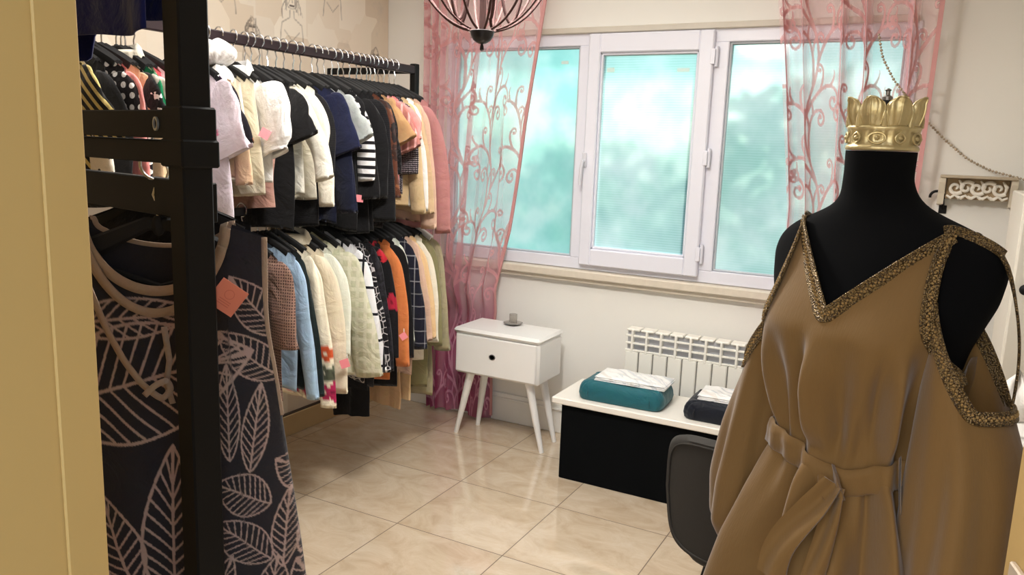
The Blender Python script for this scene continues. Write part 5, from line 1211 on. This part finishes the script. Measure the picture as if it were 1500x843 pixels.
def trim(name, pts, w, parent, ctr=None, beads=True):
    pts = smooth(pts, 2); sl = np.r_[0, np.cumsum(np.linalg.norm(np.diff(pts, axis=0), axis=1))]; n_ = max(8, int(sl[-1]/.004)); q = np.linspace(0, sl[-1], n_)
    P_ = np.stack([np.interp(q, sl, pts[:, k]) for k in range(3)], 1); T_ = np.gradient(P_, axis=0); T_ /= np.linalg.norm(T_, axis=1)[:, None]+1e-9
    c_ = np.array(ctr) if ctr is not None else np.array((0, .0, 0)); N = P_-np.c_[np.full(n_, c_[0]), np.full(n_, c_[1]), P_[:, 2]-.02]; N -= T_*(N*T_).sum(1)[:, None]; N /= np.linalg.norm(N, axis=1)[:, None]+1e-9; B_ = np.cross(T_, N)
    mb = MB(); mb.loft(np.stack([P_-B_*w/2-N*.0015, P_-B_*w/2+N*.001, P_-B_*w*.36+N*.003, P_-B_*w*.2+N*.0015, P_+B_*w*.2+N*.0015, P_+B_*w*.36+N*.003, P_+B_*w/2+N*.001, P_+B_*w/2-N*.0015], 1))
    for sg in (-1, 1): mb.tube(P_+B_*sg*w*.47+N*.0012, .0016, 6)
    o_ = mb.build(name, EMBM, parent, ang=60)
    if beads:
        mb = MB(); st = 1
        for i in range(0, n_, st): mb.sphere(P_[i]+N[i]*.0022+B_[i]*(.0014*(-1)**(i//st)), .0021, 6, 4)
        mb.build('bead_row', BEAD, o_)
    return o_
sv = np.linspace(.0, 1, 26)
def vpt(s): return on_dress(s, max(.108, float(vline(s))-.004))
vl = [vpt(-s*.115) for s in sv[::-1]]; vr = [vpt(s*.137) for s in sv]
trim('neck_trim', vl+vr[1:], .023, dress_o)
for sg in (1, -1):
    hh = np.linspace(.118, HA, 26); ap = [on_dress(sg*(float(arm_x(h, sg))-.004), h) for h in hh]
    trim('armhole_trim', ap, .021, dress_o)
# back straps over the shoulders
for sg in (1, -1):
    mb = MB(); P_ = []
    for t in np.linspace(0, 1, 18):
        th_ = sg*(1.0+(.62 if sg > 0 else 1.25)*t); h_ = .117-.004*math.sin(PI*t)+.03*t*t
        P_.append(torso(np.array([th_]), np.array([h_]), .004)[0])
    trim('shoulder_strap', P_, .017, dress_o, beads=False)
# sleeves: open at the shoulder, ballooning to a gathered cuff
def sleeve(sg, path, rad, topcut, seed):
    n_, m_2 = 72, 90; a = np.linspace(0, 2*PI, n_, endpoint=False); pt = np.array(path); t = np.linspace(0, 1, m_2)
    tk = np.linspace(0, 1, len(pt)); C_ = np.stack([np.interp(t, tk, pt[:, k]) for k in range(3)], 1)
    for _ in range(10): C_[1:-1] = (C_[:-2]+2*C_[1:-1]+C_[2:])/4
    rx = np.interp(t, np.linspace(0, 1, len(rad)), [r_[0] for r_ in rad]); ry = np.interp(t, np.linspace(0, 1, len(rad)), [r_[1] for r_ in rad])
    for _ in range(8):
        for q_ in (rx, ry): q_[1:-1] = (q_[:-2]+2*q_[1:-1]+q_[2:])/4
    R_ = np.empty((m_2, n_, 3))
    for i in range(m_2):
        f = 1+.085*np.sin(5*a+seed+1.5*t[i])*sm(t[i]*2.2)+.05*np.sin(9*a-seed+3*t[i])*sm(t[i]*2)+.03*np.sin(3*a+8*t[i])
        R_[i] = np.c_[C_[i, 0]+rx[i]*f*np.cos(a), C_[i, 1]+ry[i]*f*np.sin(a), np.full(n_, C_[i, 2])]
        R_[i, :, 2] += topcut(a)*max(0, 1-t[i]*2.6)
    b_ = MB().loft(R_, cap=False, uv=np.stack([np.broadcast_to(a*.08, R_.shape[:2]), R_[..., 2]], -1).reshape(-1, 2)); o_ = b_.build('sleeve', TAN, dress_o, ang=0)
    return R_, o_
zS = MZ-.35
# the form's left (towards the right edge of the photograph)
cutL = lambda a: .105*np.clip(-np.cos(a), -.55, 1)**1.0
zS = MZ-.315
RL2, so_ = sleeve(1, [(.196, -.028, zS), (.208, -.030, zS-.08), (.220, -.034, zS-.18), (.228, -.04, zS-.28), (.230, -.045, zS-.37), (.225, -.05, zS-.43)], [(.060, .066), (.068, .074), (.076, .080), (.084, .086), (.078, .080), (.034, .036)], cutL, 1.0)
top = RL2[0]*[[1.012, 1.012, 1]]; trim('sleeve_trim', np.r_[top, top[:1]], .019, so_, ctr=(.196, -.03, 0))
sp_ = torso(np.array([1.75]), np.array([.158]), .004)[0]; k_ = int(np.argmax(RL2[0][:, 0])); e_ = RL2[0][k_]
s0_ = torso(np.array([1.50, 1.56, 1.60, 1.62]), np.array([.138, .146, .158, .176]), .006); P_ = np.r_[s0_, [s0_[-1]+(e_-s0_[-1])*t+np.array((.012*math.sin(PI*t), 0, 0)) for t in np.linspace(.12, 1, 24)]]; P_ = smooth(P_, 3); mb = MB(); mb.tube(P_, np.r_[np.linspace(.009, .0045, 6), np.full(len(P_)-6, .0042)], 8, flat=.5); mb.build('side_strap', EMBM, dress_o)
zS = MZ-.345
RR2, so_ = sleeve(-1, [(-.150, -.026, zS-.0), (-.158, -.028, zS-.08), (-.166, -.032, zS-.18), (-.172, -.036, zS-.28), (-.172, -.042, zS-.36), (-.165, -.046, zS-.42)], [(.046, .054), (.050, .060), (.058, .066), (.068, .072), (.062, .066), (.032, .034)], lambda a: .085*np.clip(np.cos(a), -.6, 1), 2.3)
top = RR2[0]*[[1.012, 1.012, 1]]; trim('sleeve_trim', np.r_[top, top[:1]], .019, so_, ctr=(-.150, -.03, 0))
for sg, R_ in ((1, RL2), (-1, RR2)):
    c_ = R_[-1].mean(0); MB().lathe([(.034, -.06), (.036, -.055), (.036, .004), (.033, .008)], c_, 28, cap=False).build('cuff', TAN, dress_o)
# belt tied at the front, tails hanging
hb = .500; tb2 = np.linspace(-PI, PI, 120); rings = []
for dz, of in ((-.024, .010), (-.021, .015), (-.008, .0165), (.006, .0155), (.019, .0165), (.024, .011)):
    tilt = .004*np.sin(tb2)-.030*np.exp(-((tb2-.28)/.45)**2)+.012*np.exp(-((tb2+1.1)/.5)**2)
    rings.append(dress(tb2, np.full_like(tb2, hb)+0*tilt, of+.002*np.sin(7*tb2+dz*60))+np.c_[0*tb2, 0*tb2, -dz+tilt])
belt = MB().loft(rings, closed=False, cap=False).build('belt', TAN, dress_o, ang=0)
kn = dress(np.array([.30]), np.array([hb+.030]), .020)[0]
def strip(name, pts, w, wdir, th_=.004, ph=0.0):
    pts = smooth(pts, 4); t = np.linspace(0, len(pts)-1, 40); P_ = np.stack([np.interp(t, np.arange(len(pts)), pts[:, k]) for k in range(3)], 1); P_ = smooth(P_, 4)
    wv = np.interp(np.linspace(0, 1, 40), np.linspace(0, 1, len(w)), w); wd = np.array(wdir, float); wd /= np.linalg.norm(wd); T_ = np.gradient(P_, axis=0); T_ /= np.linalg.norm(T_, axis=1)[:, None]
    B_ = wd-T_*(T_@wd)[:, None]; B_ /= np.linalg.norm(B_, axis=1)[:, None]+1e-9; N = np.cross(B_, T_); rings = []
    for i in range(40):
        s = np.linspace(-1, 1, 13); cur = .006*np.sin(s*3+ph+i*.08); rings.append(np.r_[P_[i]+np.outer(s*wv[i]/2, B_[i])+np.outer(cur+th_/2, N[i]), (P_[i]+np.outer(s*wv[i]/2, B_[i])+np.outer(cur-th_/2, N[i]))[::-1]])
    return MB().loft(rings).build(name, TAN, dress_o, ang=50)
k0 = kn
strip('belt_knot', [k0+(-.030, .012, .016), k0+(-.014, -.006, .010), k0+(.0, -.014, -.002), k0+(.010, -.010, -.020), k0+(-.002, .002, -.036), k0+(-.022, .004, -.034)], [.030, .036, .034, .034, .030], (.6, .3, 1), .007, .5)
tq = np.linspace(0, 1, 9); strip('belt_tail', [dress(np.array([.26-.26*min(1, t*1.6)]), np.array([hb+.022+.165*t]), .030+.006*math.sin(PI*t))[0] for t in tq], [.030, .042, .046, .047, .047], (.95, .3, 0), .007, 1.0)
strip('belt_tail', [dress(np.array([.30-.16*t]), np.array([hb+.03+.23*t]), .020)[0] for t in tq], [.020, .030, .034, .036, .036], (.95, .4, 0), .004, 2.0)
lp = dress(np.array([.86, .88, .90]), np.array([hb-.04, hb, hb+.05]), .022); strip('belt_loop', list(lp), [.004, .004], (1, .5, 0), .0015)

# ================================================================== LIGHT
def area(name, loc, size, power, colr, target=None, sy=None, spread=None):
    l = bpy.data.lights.new(name, 'AREA'); l.energy = power; l.color = colr; l.size = size
    if sy: l.shape = 'RECTANGLE'; l.size_y = sy
    if spread: l.spread = spread
    o_ = bpy.data.objects.new(name, l); COL.objects.link(o_); o_.location = loc
    d = Vector(target if target else (loc[0], loc[1], 0))-Vector(loc); o_.rotation_euler = d.to_track_quat('-Z', 'Y').to_euler(); return o_
def point(name, loc, power, colr, r=.03):
    l = bpy.data.lights.new(name, 'POINT'); l.energy = power; l.color = colr; l.shadow_soft_size = r; o_ = bpy.data.objects.new(name, l); COL.objects.link(o_); o_.location = loc; return o_
WARM = (1.0, .965, .91)
for k, b__ in enumerate(bulbs): point('chandelier_lamp', (b__[0], b__[1], b__[2]+.05), 2.0, WARM, .03)
area('ceiling_fill', (-1.5, 2.2, ZC-.02), 2.2, 33, (1.0, .985, .955))  # added broad fill under the ceiling, no fixture stands there
cl = area('chandelier_glow', (cc[0], cc[1], zbot+.47), .34, 46, WARM); cl.data.shape = 'DISK'
area('corridor_fill', (-.1, -.9, 2.5), .9, 4, (1.0, .86, .58), (-.3, .6, 1.2))  # added dim fill from behind the camera, not a known lamp
sun = bpy.data.lights.new('sun', 'SUN'); sun.energy = 4.0; sun.angle = .2; so2 = bpy.data.objects.new('sun', sun); COL.objects.link(so2); so2.rotation_euler = (math.radians(48), 0, math.radians(150))
W = bpy.data.worlds.new('World'); S.world = W; W.use_nodes = True; nt = W.node_tree; nt.nodes.clear()
bg = nt.nodes.new('ShaderNodeBackground'); ow = nt.nodes.new('ShaderNodeOutputWorld'); sk = nt.nodes.new('ShaderNodeTexSky'); sk.sky_type = 'NISHITA'; sk.sun_disc = False; sk.sun_elevation = math.radians(42); sk.sun_rotation = math.radians(200)
nt.links.new(sk.outputs[0], bg.inputs[0]); bg.inputs[1].default_value = .42; nt.links.new(bg.outputs[0], ow.inputs[0])
vs = S.view_settings; S.display_settings.display_device = 'sRGB'; vs.view_transform = 'Standard'; vs.look = 'None'; vs.gamma = 1.0; vs.exposure = 0.07; vs.use_curve_mapping = False
S.cycles.max_bounces = 10; S.cycles.transparent_max_bounces = 24; S.cycles.sample_clamp_indirect = 6; S.cycles.caustics_refractive = False; S.cycles.caustics_reflective = False
